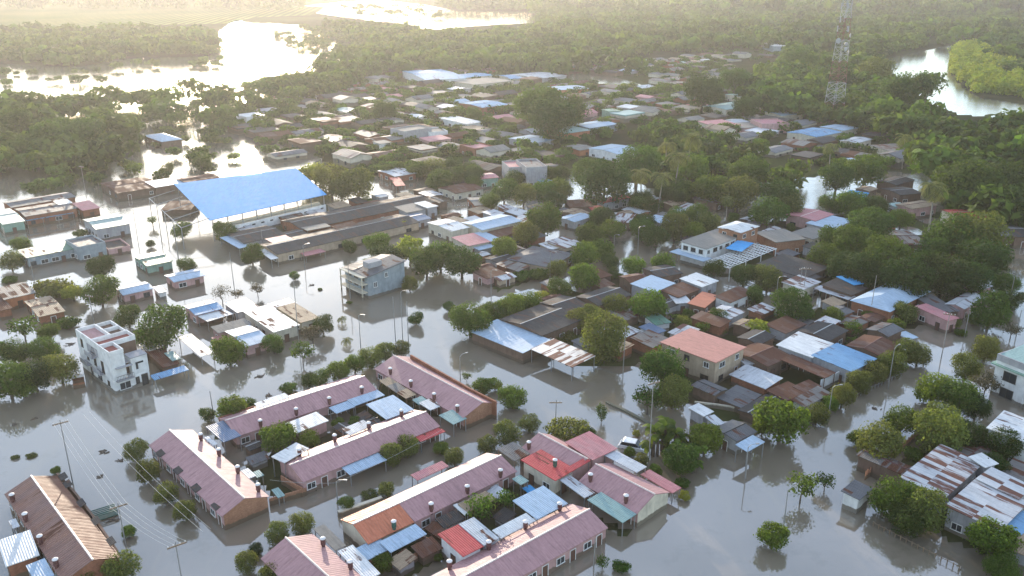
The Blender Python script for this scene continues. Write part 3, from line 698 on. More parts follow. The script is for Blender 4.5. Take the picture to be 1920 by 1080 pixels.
house('crimson half of the courtyard outbuilding with a white side wall', 16, [(1265, 800), (1415, 740), (1560, 880), (1430, 955)], 2.7, 'shed', .2, 'red', 'wwhite', win=False)
house('grey zinc half of the courtyard outbuilding beside the crimson roof', 16, [(1418, 738), (1510, 685), (1672, 828), (1562, 878)], 2.75, 'shed', .2, 'zinc', 'wgrey', win=False)
S('ochre brown awning behind the middle foreground terrace', 16, [(1390, 600), (1590, 510), (1665, 560), (1470, 645)], 1.9, 'tan', .1)
S('thin white awning strip at the left of the ochre awning', 16, [(1368, 598), (1400, 592), (1470, 658), (1440, 672)], 1.8, 'white', .05)
S('light blue lean-to roof along the near side of the orange end house', 16, [(870, 860), (1110, 737), (1185, 790), (950, 925)], 1.9, 'pale_blue', .2)
S('pale blue lean-to at the foot of the orange end house', 16, [(700, 905), (870, 822), (935, 890), (800, 975)], 1.7, 'pale_blue', .15)
S('dusty pink flat awning on the street side of the middle terrace', 16, [(1070, 402), (1290, 310), (1340, 337), (1130, 430)], 1.7, 'rose', .1)
S('grey tiled lean-to beside the lower mauve terrace', 16, [(420, 765), (500, 740), (640, 870), (575, 912)], 2.0, 'concrete', .15)
S('crumpled white and blue sheet over the lower courtyard', 16, [(580, 920), (680, 890), (900, 1078), (770, 1085)], 2.0, 'white', .2)
S('sky blue awning in front of the left courtyard terrace', 15, [(1000, 845), (1240, 737), (1308, 800), (1065, 905)], 1.7, 'pale_blue', .15)
S('red and white awning at the right end of the courtyard terrace', 15, [(1500, 645), (1660, 572), (1702, 605), (1545, 682)], 1.8, 'red', .1)
S('white sheet roof at the left end of the courtyard terrace', 15, [(518, 780), (700, 702), (815, 715), (620, 812)], 2.9, 'white', .1)
S('grey green sheet roof behind the courtyard terrace', 15, [(1020, 600), (1130, 537), (1235, 560), (1060, 635)], 2.6, 'zinc', .1)
S('big blue grey flat roof at the right of the left courtyard', 15, [(1180, 430), (1370, 362), (1480, 460), (1310, 532)], 2.4, 'pale_blue', .15)
S('blue lean-to strip under the long pink terrace, left piece', 15, [(930, 452), (1050, 402), (1090, 440), (975, 490)], 1.8, 'pale_blue', .1)
S('blue lean-to strip under the long pink terrace, right piece', 15, [(1055, 400), (1245, 325), (1300, 362), (1092, 438)], 1.9, 'pale_blue', .1)
S('slate blue lean-to at the left end of the long pink terrace', 15, [(105, 597), (205, 527), (322, 640), (215, 678)], 2.3, 'slate_blue', .2)
house('pinkish white flat roofed outhouse in the left courtyard', 15, [(608, 570), (825, 482), (938, 530), (712, 613)], 2.3, 'shed', .1, 'white', 'wpink', win=False)
S('white sheet roof behind the long pink terrace', 10, [(300, 955), (520, 875), (590, 892), (350, 975)], 3.0, 'white', .1)
for i, (q, mt, lb) in enumerate([([(1270, 268), (1335, 242), (1385, 285), (1320, 312)], 'tan', 'tan scrap sheet lean-to nearest the far corner'), ([(1325, 305), (1390, 280), (1440, 322), (1375, 350)], 'old_zinc', 'second tan scrap sheet lean-to of the back yard'),
        ([(1395, 352), (1445, 318), (1500, 355), (1450, 392)], 'tan', 'ochre scrap sheet lean-to in the middle of the back yard'), ([(1492, 400), (1550, 372), (1590, 400), (1535, 432)], 'sea_green', 'small green sheet lean-to of the back yard'),
        ([(1540, 425), (1600, 385), (1690, 432), (1605, 465)], 'white', 'white and green striped sheet lean-to of the back yard'), ([(1670, 505), (1752, 465), (1850, 515), (1770, 565)], 'sea_green', 'grey green panel roof against the mauve terrace end')]):
    S(lb, 15, q, 2.0, mt, .15)
S('small white sheet at the eave by the topmost chimney of the left terrace', 14, [(1370, 150), (1400, 140), (1480, 185), (1445, 195)], 2.0, 'white', .05)
S('white plank platform by the lower chimneys of the left terrace', 14, [(1620, 372), (1670, 355), (1735, 400), (1685, 420)], 1.7, 'white', .05)
S('small green sheet in the narrow yard of the left terrace', 14, [(1700, 385), (1750, 362), (1780, 400), (1735, 415)], 1.4, 'sea_green', .05)
S('pale panel at the end of the left courtyard', 15, [(545, 1000), (590, 985), (620, 1040), (570, 1060)], 1.2, 'sea_green', .05)
house('white and blue sheet roofed lean-to of the bottom left terrace', 14, [(0, 830), (190, 797), (285, 945), (20, 1010)], 2.2, 'shed', .2, 'white', 'wbrick', win=False)
S('light blue sheet roof at the bottom left edge', 14, [(160, 1025), (300, 960), (372, 1080), (250, 1110)], 2.0, 'pale_blue', .1)
S('small white shed roof among the debris at the left edge', 14, [(60, 705), (110, 695), (130, 740), (85, 765)], 1.8, 'zinc', .05)

# dark door canopies hanging off the street eaves of the terraces
def door_canopy(lb, zm, x, y, ang, L_=1.5, mt='dark'):
    v = Q(zm, x, y, 1.9); e = empty('door_canopy', (v.x, v.y, 0), ang); m = MB(); m.slab([(-L_ / 2, -.4, 2.06), (L_ / 2, -.4, 2.06), (L_ / 2, .4, 2.3), (-L_ / 2, .4, 2.3)], .07); m.build('roof', MATS[mt], e)
    for s in (-1, 1):
        p = MB(); p.tube([(s * (L_ / 2 - .1), .0, 1.2), (s * (L_ / 2 - .1), -.35, 1.86)], .03, 5); p.build('bracket', MATS['steel'], e)
    tag(e, lb, 'canopy')
B_ANG = GRID_A - math.pi / 2
for n, (x, y) in zip(('uppermost', 'second', 'third', 'lowest'), [(1085, 262), (1203, 378), (1325, 497), (1462, 618)]): door_canopy(n + ' dark canopy along the street eave of the left mauve terrace', 14, x, y, B_ANG)
for n, (x, y) in zip(('first', 'second', 'third', 'fourth', 'fifth'), [(450, 470), (540, 600), (640, 720), (740, 860), (420, 420)]): door_canopy(n + ' dark canopy along the street eave of the bottom left orange roofed terrace', 14, x + 8, y, B_ANG)
door_canopy('dark door canopy on the front of the bottom centre terrace', 17, 745, 965, GRID_A); door_canopy('small dark canopy near the end of the bottom centre terrace', 17, 985, 830, GRID_A)
# yard walls of bare brick
def wall_run(lb, zm, pts, h, mt='wtan', th=.15):
    W = [Q(zm, x, y, h) for x, y in pts]; m = MB()
    for i in range(len(W) - 1):
        a, b_ = W[i], W[i + 1]; d = (b_ - a); d.z = 0; n = Vector((-d.y, d.x, 0)).normalized() * th / 2
        q = [a - n, b_ - n, b_ + n, a + n]; m.slab([(p.x, p.y, h + .003 * i) for p in q], h + 1.2)
    o = m.build('yard_wall', MATS[mt]); tag(o, lb, 'wall')
wall_run('bare brick yard wall running along the lane below the left courtyard', 15, [(520, 1062), (770, 990)], 1.0)
wall_run('brick yard wall behind the left terrace end', 15, [(600, 905), (745, 990)], 1.3)
wall_run('brick yard wall round the small planted yard in the foreground', 16, [(800, 975), (1000, 985), (1255, 850), (1120, 790)], 1.2)
wall_run('brown parapet wall along the street eave of the bottom left terrace', 14, [(385, 385), (510, 520), (640, 690), (790, 910)], 1.8, 'wbrown', .25)
wall_run('dark brick wall running behind the long pink terrace', 15, [(180, 515), (420, 435)], 2.3, 'wbrick', .2)
wall_run('dark red parapet wall on the river side of the mauve terrace', 10, [(1480, 580), (1700, 705), (1920, 830), (2120, 930)], 2.9, 'wbrick', .25)
wall_run('low tan wall of the raised planter along the lane', 16, [(590, 645), (885, 545)], .7, 'wcream', .5)
wall_run('green mossy kerb wall crossing the flooded street right of centre', 11, [(1270, 850), (1420, 920), (1590, 1010)], .25, 'wgreen', .5)

# ---------------------------------------------------------------- white three-storey house
def local_frame(p0, p1):
    d = (p1 - p0); d.z = 0; return math.atan2(d.y, d.x)
def white_house():
    c0 = Q(9, 870, 880, 0); cr = Q(9, 1125, 795, 0); ang = local_frame(c0, cr); e = empty('white_house', (c0.x, c0.y, 0), ang); FOOT.append((c0.x, c0.y + 6, 9))
    W = MATS['wwhite']; H = 6.3
    for bx in ((0, 5.4, 0, 12.2, -1.2, 2.2), (.02, 2.1, .02, 3.6, 2.203, H), (.02, 5.5, 3.603, 12.5, 2.203, H), (2.95, 5.45, .02, 2.2, 2.203, 4.9)):
        w = MB(); w.box(*bx); w.build('wall', W, e)
    t = .17
    def par(x0, x1, y0, y1, z, zf, fl, skip=''):
        p = MB()
        if 'f' not in skip: p.box(x0, x1, y0, y0 + t, H + .003, z)
        if 'b' not in skip: p.box(x0, x1, y1 - t, y1, H + .003, z)
        p.box(x0, x0 + t, y0 + t, y1 - t, H + .003, z)
        if 'r' not in skip: p.box(x1 - t, x1, y0 + t, y1 - t, H + .003, z)
        p.build('parapet', MATS['wwhite'], e)
        q = MB(); q.box(x0 + t + .003, x1 - t - .003, y0 + t + .003, y1 - t - .003, H + .004, zf); q.build('roof_terrace_or_shade', MATS[fl], e)
    par(0, 3.0, 6.6, 12.5, 7.0, H + .12, 'wpink'); par(0, 5.55, 3.65, 6.59, 6.95, H + .05, 'wfloor', ''); par(0, 2.15, 0, 3.64, 6.9, H + .06, 'wfloor')
    par(3.01, 5.5, 6.61, 9.4, 6.85, H + .03, 'wbrown'); par(3.01, 5.5, 9.41, 12.5, 6.9, H + .02, 'wbrown')  # shallow brown floors paint the shade of two deep shafts
    f = MB(); f.box(2.11, 2.94, .3, 3.6, 4.3, 4.42); f.box(2.9, 5.5, -.04, 2.26, 4.903, 5.02); f.build('floor_slab', MATS['wgrey'], e)
    g = MB(); g.box(2.11, 2.94, 1.2, 3.59, 2.25, 4.28); g.box(2.11, 5.45, 3.52, 3.60, 2.25, 6.2); g.box(2.96, 5.44, 2.203, 3.5, 2.21, 4.0); g.build('opening', MATS['wbrown'], e)  # solid boxes, their brown paints the shade inside the open recess
    bl = MB(); bl.box(.3, 2.92, -.7, -.003, 2.05, 2.2); bl.box(.5, 2.9, -.6, -.003, 4.1, 4.2); bl.build('balcony', MATS['wgrey'], e)
    rl = MB()
    for k in range(12): rl.tube([(.35 + k * .23, -.66, 2.2), (.35 + k * .23, -.66, 2.95)], .022, 4)
    rl.tube([(.3, -.66, 2.97), (2.92, -.66, 2.97)], .035, 5); rl.build('railing', MATS['frame_dark'], e)
    for y, z, ww, hh in ((2.0, 1.2, .8, .9), (5.2, 1.2, 1.5, .9), (8.2, 1.1, .8, 1.5), (3.4, 3.4, .9, 2.0), (6.2, 3.4, .9, 1.3), (9.0, 3.4, .8, 1.1), (6.4, 5.3, .9, .9), (10.6, 5.2, .8, 1.4)): window(e, .02 if z > 2.3 else 0, y, z, -1, 0, ww, hh, 'frame_dark')
    rc = MB(); rc.box(-.002, .05, 4.6, 8.6, 4.55, 5.9); rc.build('loggia', MATS['wgrey'], e)
    for y, z in ((6.6, 4.45), (4.4, 2.4), (9.2, 2.4)):
        b = MB(); b.box(-.75, -.003, y - 1.4, y + 1.4, z - .1, z); b.box(-.75, -.69, y - 1.4, y + 1.4, z + .002, z + .7); b.build('balcony', MATS['wgrey'], e)
    window(e, 1.6, 0, 1.0, 0, -1, 1.7, 1.2, 'frame_white'); window(e, 3.5, 0, 1.15, 0, -1, .6, 1.2, 'frame_dark'); window(e, 4.6, 0, .85, 0, -1, 1.0, 2.1, 'frame_dark', 'door', False, 'glass_dark')
    g = MB(); g.box(3.55, 3.9, -.012, .019, 2.95, 4.1); g.box(3.903, 4.75, -.012, .019, 3.8, 4.1); g.build('l_shaped_window', MATS['glass_dark'], e)
    tag(e, 'white three storey concrete house with red rooftop terraces standing in the flood', 'house')
white_house()
S('long bright blue awning beside the white three storey house', 9, [(1128, 745), (1380, 662), (1412, 692), (1160, 772)], 1.5, 'blue', .15)
house('small scrap roofed hut between the blue awning and the tree', 9, [(1120, 560), (1230, 530), (1330, 640), (1210, 690)], 1.6, 'shed', .1, 'rust', 'wbrown', win=False)
S('small pale table roof behind the blue awning', 9, [(1232, 565), (1300, 555), (1350, 605), (1290, 630)], 1.9, 'sea_green', .05)
S('sagging white tarpaulin on poles beside the round tree', 9, [(1345, 455), (1440, 430), (1600, 565), (1500, 600)], 1.6, 'white', .25)
house('grey sheet roofed hut behind the white three storey house', 9, [(1040, 500), (1180, 475), (1230, 530), (1080, 560)], 1.7, 'shed', .15, 'zinc', 'wbrown', win=False)

# ---------------------------------------------------------------- grey three-storey building in the middle
def grey_house():
    c0 = Q(5, 1165, 1045, 0); cl = Q(5, 1085, 965, 0); cr = Q(5, 1440, 965, 0)
    ang = local_frame(c0, cr); e = empty('concrete_house', (c0.x, c0.y, 0), ang); L1 = (cr - c0).length; L2 = max(8.0, (cl - c0).length)
    print('grey house', L1, L2); L2 = min(L2, 9.5); FOOT.append((c0.x + 3, c0.y + 6, 8))
    w = MB(); w.box(0, L1, 0, L2, -1.2, 4.5)
    w.poly([(0, -.002, 4.5), (L1, -.002, 4.5), (L1, -.002, 5.9), (L1 * .3, -.002, 5.1)]); w.build('wall', MATS['wblue'], e)
    r = MB(); r.slab([(-.4, -.4, 4.65), (L1 + .3, -.3, 5.9), (L1 + .3, L2 * .55, 6.1), (-.4, L2 * .55, 4.85)], .12); r.slab([(-.4, L2 * .56, 4.9), (L1 + .3, L2 * .56, 6.0), (L1 + .3, L2 + .3, 5.2), (-.4, L2 + .3, 4.6)], .12); r.build('roof', MATS['grey'], e)
    k = MB(); k.box(L1 * .2, L1 * .55, L2 * .25, L2 * .5, 5.3, 6.4); k.build('stair_tower', MATS['wgrey'], e)
    for z in (.7, 2.4, 3.9):
        s = MB(); s.box(-1.3, 0, .1, L2 - .1, z + .6, z + .74); s.build('balcony', MATS['wcream'], e)
        for y in (L2 * .22, L2 * .5, L2 * .78): window(e, 0, y, z, -1, 0, 1.3, 1.1, 'frame_dark')
        for y in (.25, L2 - .25):
            p = MB(); p.box(-1.25, -1.05, y - .1, y + .1, z - 1.6, z + .6); p.build('column', MATS['wcream'], e)
    for x in (L1 * .5,): window(e, x, 0, 4.0, 0, -1, .7, 1.0, 'frame_white')
    for z in (2.6,): window(e, L1 * .2, 0, z, 0, -1, .8, 1.1, 'frame_white')
    tag(e, 'grey green three storey concrete house standing alone in open water at the centre', 'house')
grey_house()

# ---------------------------------------------------------------- big hall with the bright blue roof
def blue_hall():
    z = 6.2; W = [P(327, 354, z), P(555, 317, z + 1), P(612, 358, z), P(392, 406, z)]
    c = sum(W, Vector()) / 4; e = empty('sports_hall', (c.x, c.y, 0)); FOOT.append((c.x, c.y, 18))
    m = MB(); n = 10; loc = [w - Vector((c.x, c.y, 0)) for w in W]
    for i in range(n):
        a, b_ = i / n, (i + 1) / n
        def pt(u, s):
            lo = loc[3].lerp(loc[2], s); hi = loc[0].lerp(loc[1], s); p = lo.lerp(hi, u); p.z = z - .9 + 2.2 * u; return tuple(p)
        m.slab([pt(a, 0), pt(a, 1), pt(b_, 1), pt(b_, 0)], .12)
    ro = m.build('roof', MATS['bright_blue'], e); ro.data.polygons.foreach_set('use_smooth', [False] * len(ro.data.polygons))
    for k in range(9):
        s = (k + .2) / 8.4
        for u in (.02, .98):
            lo = loc[3].lerp(loc[2], min(s, 1)); hi = loc[0].lerp(loc[1], min(s, 1)); p = lo.lerp(hi, u)
            q = MB(); q.tube([(p.x, p.y, -1), (p.x, p.y, z - 1.0 + 2.2 * u)], .10, 6); q.build('column', MATS['steel'], e)
    d = (loc[2] - loc[3]).normalized(); nrm = Vector((d.y, -d.x, 0))
    s = MB()
    for i in range(4):
        a = loc[3] + d * 2.5 - nrm * (.4 + i * .75); b_ = loc[2] - nrm * (.4 + i * .75) - d * .5
        zz = 1.5 + i * .45; s.slab([(a.x, a.y, zz), (b_.x, b_.y, zz), (b_.x - nrm.x * .74, b_.y - nrm.y * .74, zz), (a.x - nrm.x * .74, a.y - nrm.y * .74, zz)], 2.5)
    s.build('grandstand', MATS['wcream'], e)
    w = MB(); a = loc[3] + d * 2.5; b_ = loc[2] - d * .5; w.slab([(a.x, a.y, 2.7), (b_.x, b_.y, 2.7), (b_.x - nrm.x * .25, b_.y - nrm.y * .25, 2.7), (a.x - nrm.x * .25, a.y - nrm.y * .25, 2.7)], 4); w.build('wall', MATS['wwhite'], e)
    ln = (b_ - a).length
    for i in range(12):
        p = a + d * ln * (i + .5) / 12 + nrm * 0.0; wi = MB(); wi.slab([(p.x - d.x * .45 + nrm.x * .02, p.y - d.y * .45 + nrm.y * .02, 2.1), (p.x + d.x * .45 + nrm.x * .02, p.y + d.y * .45 + nrm.y * .02, 2.1), (p.x + d.x * .45, p.y + d.y * .45, 2.1), (p.x - d.x * .45, p.y - d.y * .45, 2.1)], .35); wi.build('window', MATS['glass_dark'], e)
    t = MB()                                                   # trusses showing past the left end
    for k in range(5):
        u = k / 4; p = loc[3].lerp(loc[0], u); q = p - d * 7; t.tube([(p.x, p.y, 5.8), (q.x, q.y, 5.0)], .1, 5); t.tube([(q.x, q.y, -1), (q.x, q.y, 5.0)], .1, 5)
        if k: pq = (loc[3].lerp(loc[0], (k - 1) / 4)) - d * 7; t.tube([(pq.x, pq.y, 5.0), (q.x, q.y, 5.0)], .09, 5)
    t.build('steel_frame', MATS['lamp_grey'], e)
    tag(e, 'large open sports hall with one vast bright blue roof and a white grandstand', 'sports hall')
blue_hall()
# ---------------------------------------------------------------- houses of the middle distance, each traced on its roof
HS = house
# left bank
HS('long terrace with a green roof and white framed windows near the left edge', 4, [(145, 692), (530, 605), (585, 655), (200, 740)], 2.6, 'shed', .4, 'green', 'wblue', step=2.0)
HS('flat roofed grey house joined to the long green roofed terrace', 4, [(520, 602), (690, 548), (750, 610), (590, 662)], 3.6, 'parapet', 0, 'grey', 'wblue')
HS('grey green gabled house behind the roofless brown one', 4, [(640, 445), (880, 405), (970, 478), (700, 530)], 3.0, 'gable', 1.0, 'sea_green', 'wgrey')
HS('roofless brown house frame with bare beams', 4, [(760, 610), (925, 580), (940, 640), (800, 680)], 1.8, 'parapet', 0, 'dark', 'wpink')
HS('low house with a plain green roof and green wall, by the flooded avenue', 4, [(985, 725), (1205, 688), (1290, 760), (1110, 800)], 2.2, 'gable', .6, 'green', 'wgreen')
HS('small pink brick house with a blue grey roof, beside the avenue', 4, [(1240, 868), (1475, 815), (1522, 868), (1300, 925)], 2.0, 'gable', .5, 'pale_blue', 'wpink')
HS('small blue grey roofed brick house between two dark trees and the avenue', 4, [(862, 965), (1095, 912), (1142, 965), (920, 1022)], 2.0, 'gable', .5, 'pale_blue', 'wpink')
HS('tiny white tank house beside the small brick house', 4, [(1150, 950), (1215, 940), (1250, 985), (1180, 1000)], 1.6, 'flat', 0, 'white', 'wwhite', win=False)
HS('pale green gabled end house at the left edge behind the avenue', 4, [(-60, 385), (80, 362), (165, 455), (0, 500)], 2.6, 'gable', .7, 'sea_green', 'wgreen')
HS('back terrace with dark grey roofing at the far left', 4, [(20, 330), (490, 235), (545, 275), (110, 365)], 2.6, 'gable', .7, 'grey', 'wbrick', win=False)
HS('front terrace with lilac grey roofing at the far left', 4, [(120, 375), (500, 300), (560, 365), (185, 430)], 2.8, 'gable', .7, 'grey', 'wbrick')
S('long blue awning in front of the far left terrace', 4, [(175, 432), (520, 372), (535, 392), (200, 462)], 1.9, 'blue', .1)
HS('pink roofed end piece of the far left terrace', 4, [(560, 330), (650, 312), (770, 352), (600, 385)], 2.4, 'shed', .3, 'rose', 'wbrick', win=False)
S('small white sheet roof on the far left terrace', 4, [(400, 310), (500, 290), (545, 320), (440, 335)], 3.4, 'white', .05)
HS('brown tin roofed house with an orange brick wall at the left edge', 9, [(-10, 100), (190, 45), (240, 108), (20, 185)], 2.4, 'shed', .5, 'old_zinc', 'worange')
HS('brown roofed shed in front of the orange brick house', 9, [(200, 180), (375, 138), (492, 255), (270, 308)], 1.9, 'gable', .5, 'tan', 'wbrick')
HS('flat scrap roof at the far left edge under the leaves', 9, [(-90, 150), (0, 120), (80, 230), (-20, 260)], 2.0, 'shed', .2, 'rust', 'wbrick', win=False)
# shining compound on the left
HS('pinkish house with a light blue roof at the left of the shining compound', 9, [(1380, 218), (1598, 166), (1655, 235), (1465, 295)], 2.3, 'gable', .5, 'blue', 'wpink')
S('shining white awning in front of the light blue roofed house', 9, [(1480, 295), (1640, 245), (1780, 260), (1560, 330)], 2.0, 'white', .1)
HS('grey flat roofed house at the back of the shining compound', 10, [(60, 200), (240, 160), (350, 220), (190, 262)], 2.2, 'shed', .2, 'zinc', 'wgrey')
HS('large white roofed house in the middle of the shining compound', 10, [(250, 262), (405, 212), (640, 350), (440, 425)], 2.6, 'shed', .3, 'white', 'wcream')
HS('white strip roofed house at the back of the shining compound', 10, [(400, 210), (565, 160), (620, 190), (480, 240)], 2.4, 'shed', .2, 'white', 'wcream', win=False)
HS('tan tiled roof joined to the shining white one', 10, [(480, 235), (612, 190), (785, 300), (660, 345)], 2.3, 'shed', .2, 'tan', 'wcream')
HS('blue grey gabled house at the near corner of the shining compound', 10, [(90, 405), (310, 352), (370, 470), (255, 540)], 2.2, 'gable', .6, 'pale_blue', 'wpink')
HS('cream roofed low building of the shining compound', 10, [(-60, 372), (240, 325), (300, 352), (60, 408)], 2.3, 'shed', .15, 'concrete', 'wpink')
S('lilac beach umbrella like awning under the compound', 9, [(1590, 455), (1640, 440), (1680, 465), (1620, 485)], 1.4, 'rose', .1)
# dark terraces behind the open water
HS('far dark terrace with a pale ridge, behind the grandstand', 5, [(560, 465), (1500, 245), (1590, 320), (660, 540)], 2.5, 'gable', 1.1, 'dark', 'wbrick')
HS('near dark terrace with a pale ridge, facing the open water', 5, [(400, 650), (1390, 385), (1460, 470), (470, 730)], 2.4, 'gable', 1.1, 'dark', 'wbeige', step=3)
HS('low dark house at the left end of the dark terraces', 5, [(130, 560), (400, 480), (500, 560), (220, 640)], 2.4, 'gable', .7, 'dark', 'wgrey')
S('white gable shed leaning on the near dark terrace', 5, [(370, 680), (410, 668), (455, 735), (410, 755)], 2.0, 'white', .3)
S('pale blue awning at the left end of the dark terraces', 5, [(75, 590), (135, 560), (235, 650), (190, 665)], 2.1, 'pale_blue', .2)
S('pink sheet roof between the two dark terraces', 5, [(430, 590), (550, 560), (602, 606), (450, 652)], 2.9, 'rose', .1)
S('pale concrete roof between the two dark terraces', 5, [(668, 505), (850, 473), (872, 498), (692, 532)], 2.9, 'concrete', .05)
S('brown sheet roof between the two dark terraces', 5, [(890, 500), (1040, 455), (1070, 480), (930, 520)], 2.8, 'rust', .05)
S('pink awning in front of the near dark terrace', 5, [(660, 702), (805, 664), (835, 686), (690, 722)], 1.5, 'rose', .1)
HS('small house with a white flat roof at the right end of the dark terraces', 5, [(1540, 322), (1600, 300), (1655, 345), (1590, 365)], 3.2, 'flat', 0, 'white', 'wgrey')
HS('olive concrete roof near the right end of the dark terraces', 5, [(1380, 350), (1520, 320), (1570, 370), (1430, 400)], 2.8, 'shed', .1, 'concrete', 'wgrey', win=False)
HS('dark roofed house tucked under the right end of the near dark terrace', 5, [(1420, 420), (1540, 395), (1620, 440), (1500, 470)], 2.2, 'gable', .5, 'slate_blue', 'wgrey', win=False)
HS('dark roofed house left of the blue hall, roofs stained brown', 4, [(780, 175), (1100, 120), (1190, 200), (860, 260)], 2.3, 'gable', .6, 'rust', 'wbrown', win=False)
HS('second dark roofed house left of the blue hall with a pale blue strip', 4, [(1100, 170), (1330, 130), (1400, 165), (1160, 210)], 2.6, 'shed', .3, 'pale_blue', 'wbrown', win=False)
HS('brown roofed house behind the steel frame of the blue hall', 4, [(1330, 150), (1560, 95), (1620, 130), (1400, 180)], 2.6, 'gable', .6, 'rust', 'wbrown', win=False)
HS('rust roofed shed in front of the steel frame of the hall', 4, [(1250, 300), (1400, 330), (1470, 380), (1290, 360)], 1.6, 'shed', .2, 'rust', 'wbrown', win=False)
# centre
HS('white roofed house left half, by the river of flood water at the centre', 6, [(80, 472), (235, 440), (392, 510), (262, 540)], 3.0, 'gable', .6, 'white', 'wcream')
HS('white roofed long house right half, with a rust coloured lean-to', 6, [(372, 470), (640, 402), (770, 458), (480, 540)], 3.2, 'gable', .7, 'pale_blue', 'wcream')
HS('rust brown lean-to roof below the long white roof', 6, [(540, 545), (762, 470), (720, 545), (590, 582)], 2.4, 'shed', .2, 'rust', 'wbrown', win=False)
HS('tan pink roofed house below the white roofs at the centre', 6, [(290, 590), (460, 545), (530, 620), (370, 645)], 2.5, 'shed', .3, 'rose', 'wcream')
HS('light blue roofed shed below the long white roof', 6, [(462, 550), (530, 535), (602, 590), (540, 622)], 2.4, 'shed', .2, 'pale_blue', 'wgrey', win=False)
HS('pale lilac awning house beside the bright green tree at the centre', 6, [(400, 635), (520, 610), (570, 645), (470, 685)], 1.8, 'shed', .2, 'pale_blue', 'wgrey', win=False)
HS('grey walled house with a thin red roof under the dark round tree', 6, [(1350, 300), (1560, 265), (1602, 280), (1400, 325)], 2.9, 'shed', .2, 'red', 'wgrey')
HS('small red roofed lean-to at the foot of the dark round tree', 6, [(1290, 350), (1390, 340), (1420, 370), (1320, 378)], 1.8, 'shed', .1, 'red', 'wbrown', win=False)
HS('rust red roofed shed left of the thin red roof', 6, [(1110, 305), (1280, 300), (1330, 345), (1150, 360)], 2.0, 'shed', .2, 'rust', 'wbrown', win=False)
HS('light blue roofed house among trees right of the centre', 6, [(1085, 440), (1180, 395), (1310, 418), (1210, 475)], 2.4, 'gable', .5, 'pale_blue', 'wgrey')
HS('tan roofed house behind the light blue one right of the centre', 6, [(1050, 390), (1170, 370), (1330, 395), (1210, 415)], 2.4, 'gable', .5, 'tan', 'wbrown', win=False)
HS('striped rust and white roofed house between the trees', 6, [(1440, 395), (1640, 410), (1600, 480), (1450, 445)], 2.3, 'shed', .2, 'patched', 'wbrown', win=False)
HS('small lilac grey roofed house right of the striped roof', 6, [(1740, 430), (1800, 412), (1920, 450), (1830, 500)], 2.3, 'gable', .5, 'pale_blue', 'wgrey')
HS('big dark grey hipped roof in the centre of the picture', 6, [(705, 740), (860, 640), (1190, 700), (990, 815)], 2.2, 'hip', 1.1, 'grey', 'wbeige')
HS('rust and white patched roof behind the dark grey hipped roof', 6, [(1000, 620), (1100, 575), (1240, 620), (1120, 670)], 2.4, 'shed', .3, 'patched', 'wbeige', win=False)
HS('small red and white shed roof beside the dark grey hipped roof', 6, [(930, 630), (1010, 615), (1080, 655), (1000, 675)], 2.0, 'shed', .2, 'white', 'wbeige', win=False)
HS('ruined brick house by the water left of the street lamp', 6, [(450, 850), (560, 790), (640, 850), (540, 900)], 2.0, 'shed', .3, 'rust', 'wpink')
HS('broken grey roofed hut next to the ruined brick house', 6, [(560, 870), (690, 840), (745, 880), (610, 915)], 1.6, 'gable', .4, 'patched', 'wbeige')
HS('small brown gabled house behind the dark tree near the centre', 6, [(400, 290), (540, 265), (560, 330), (430, 350)], 2.3, 'gable', .5, 'concrete', 'wbrick', win=False)
HS('lilac grey two storey block house with a pink roof, left volume', 6, [(665, 10), (795, -5), (800, 45), (690, 60)], 5.2, 'parapet', 0, 'rose', 'wgrey')
HS('lilac grey blank walled block, taller right volume', 6, [(795, 0), (900, -20), (965, 45), (800, 60)], 6.2, 'parapet', 0, 'grey', 'wgrey', win=False)
HS('dark gabled house with white edges right of the lilac block', 6, [(945, 40), (1020, 20), (1080, 70), (985, 90)], 3.0, 'gable', .6, 'dark', 'wcream')
HS('small blue roofed hut in front of the lilac block', 6, [(900, 145), (970, 130), (1010, 155), (930, 168)], 2.2, 'shed', .2, 'blue', 'wgrey', win=False)
HS('green walled house with a brick red roof in front of the lilac block', 6, [(430, 110), (570, 95), (610, 130), (470, 150)], 3.0, 'gable', .5, 'rose', 'wgreen')
HS('tan gabled house at the bend of the water left of centre', 6, [(200, 210), (390, 165), (470, 215), (280, 265)], 2.3, 'gable', .6, 'rust', 'wcream')
# dark compound right of centre
HS('long light blue roof at the left of the dark compound', 11, [(385, 225), (865, 398), (645, 486), (302, 345)][0:1] + [(850, 400), (645, 486), (302, 345)], 2.2, 'shed', .3, 'pale_blue', 'wbrown', swap=False, win=False)
HS('patched rust and white roof at the front of the dark compound', 11, [(860, 392), (1185, 512), (1020, 600), (705, 458)], 2.4, 'shed', .3, 'patched', 'wbeige', win=False, posts=True)
HS('wide blackish brown roof behind the light blue roof', 11, [(470, 235), (760, 130), (1060, 215), (830, 385)], 2.6, 'gable', 1.0, 'dark', 'wbrown', win=False)
HS('second blackish brown roof of the dark compound, right of the flower bush', 11, [(760, 110), (940, 60), (1130, 130), (960, 200)], 2.7, 'gable', .9, 'dark', 'wbrown', win=False)
HS('broad soot brown roof at the back of the dark compound', 11, [(1020, 70), (1280, -10), (1480, 60), (1200, 130)], 2.6, 'gable', .9, 'dark', 'wbrown', win=False)
HS('rusty brown roof at the back of the dark compound', 7, [(30, 880), (150, 840), (200, 895), (80, 935)], 2.6, 'gable', .6, 'rust', 'wbrown', win=False)
HS('dark slate roofed house behind the pale blue sheet roofs', 7, [(200, 820), (360, 775), (450, 850), (300, 890)], 2.7, 'gable', .6, 'dark', 'wbrown', win=False)
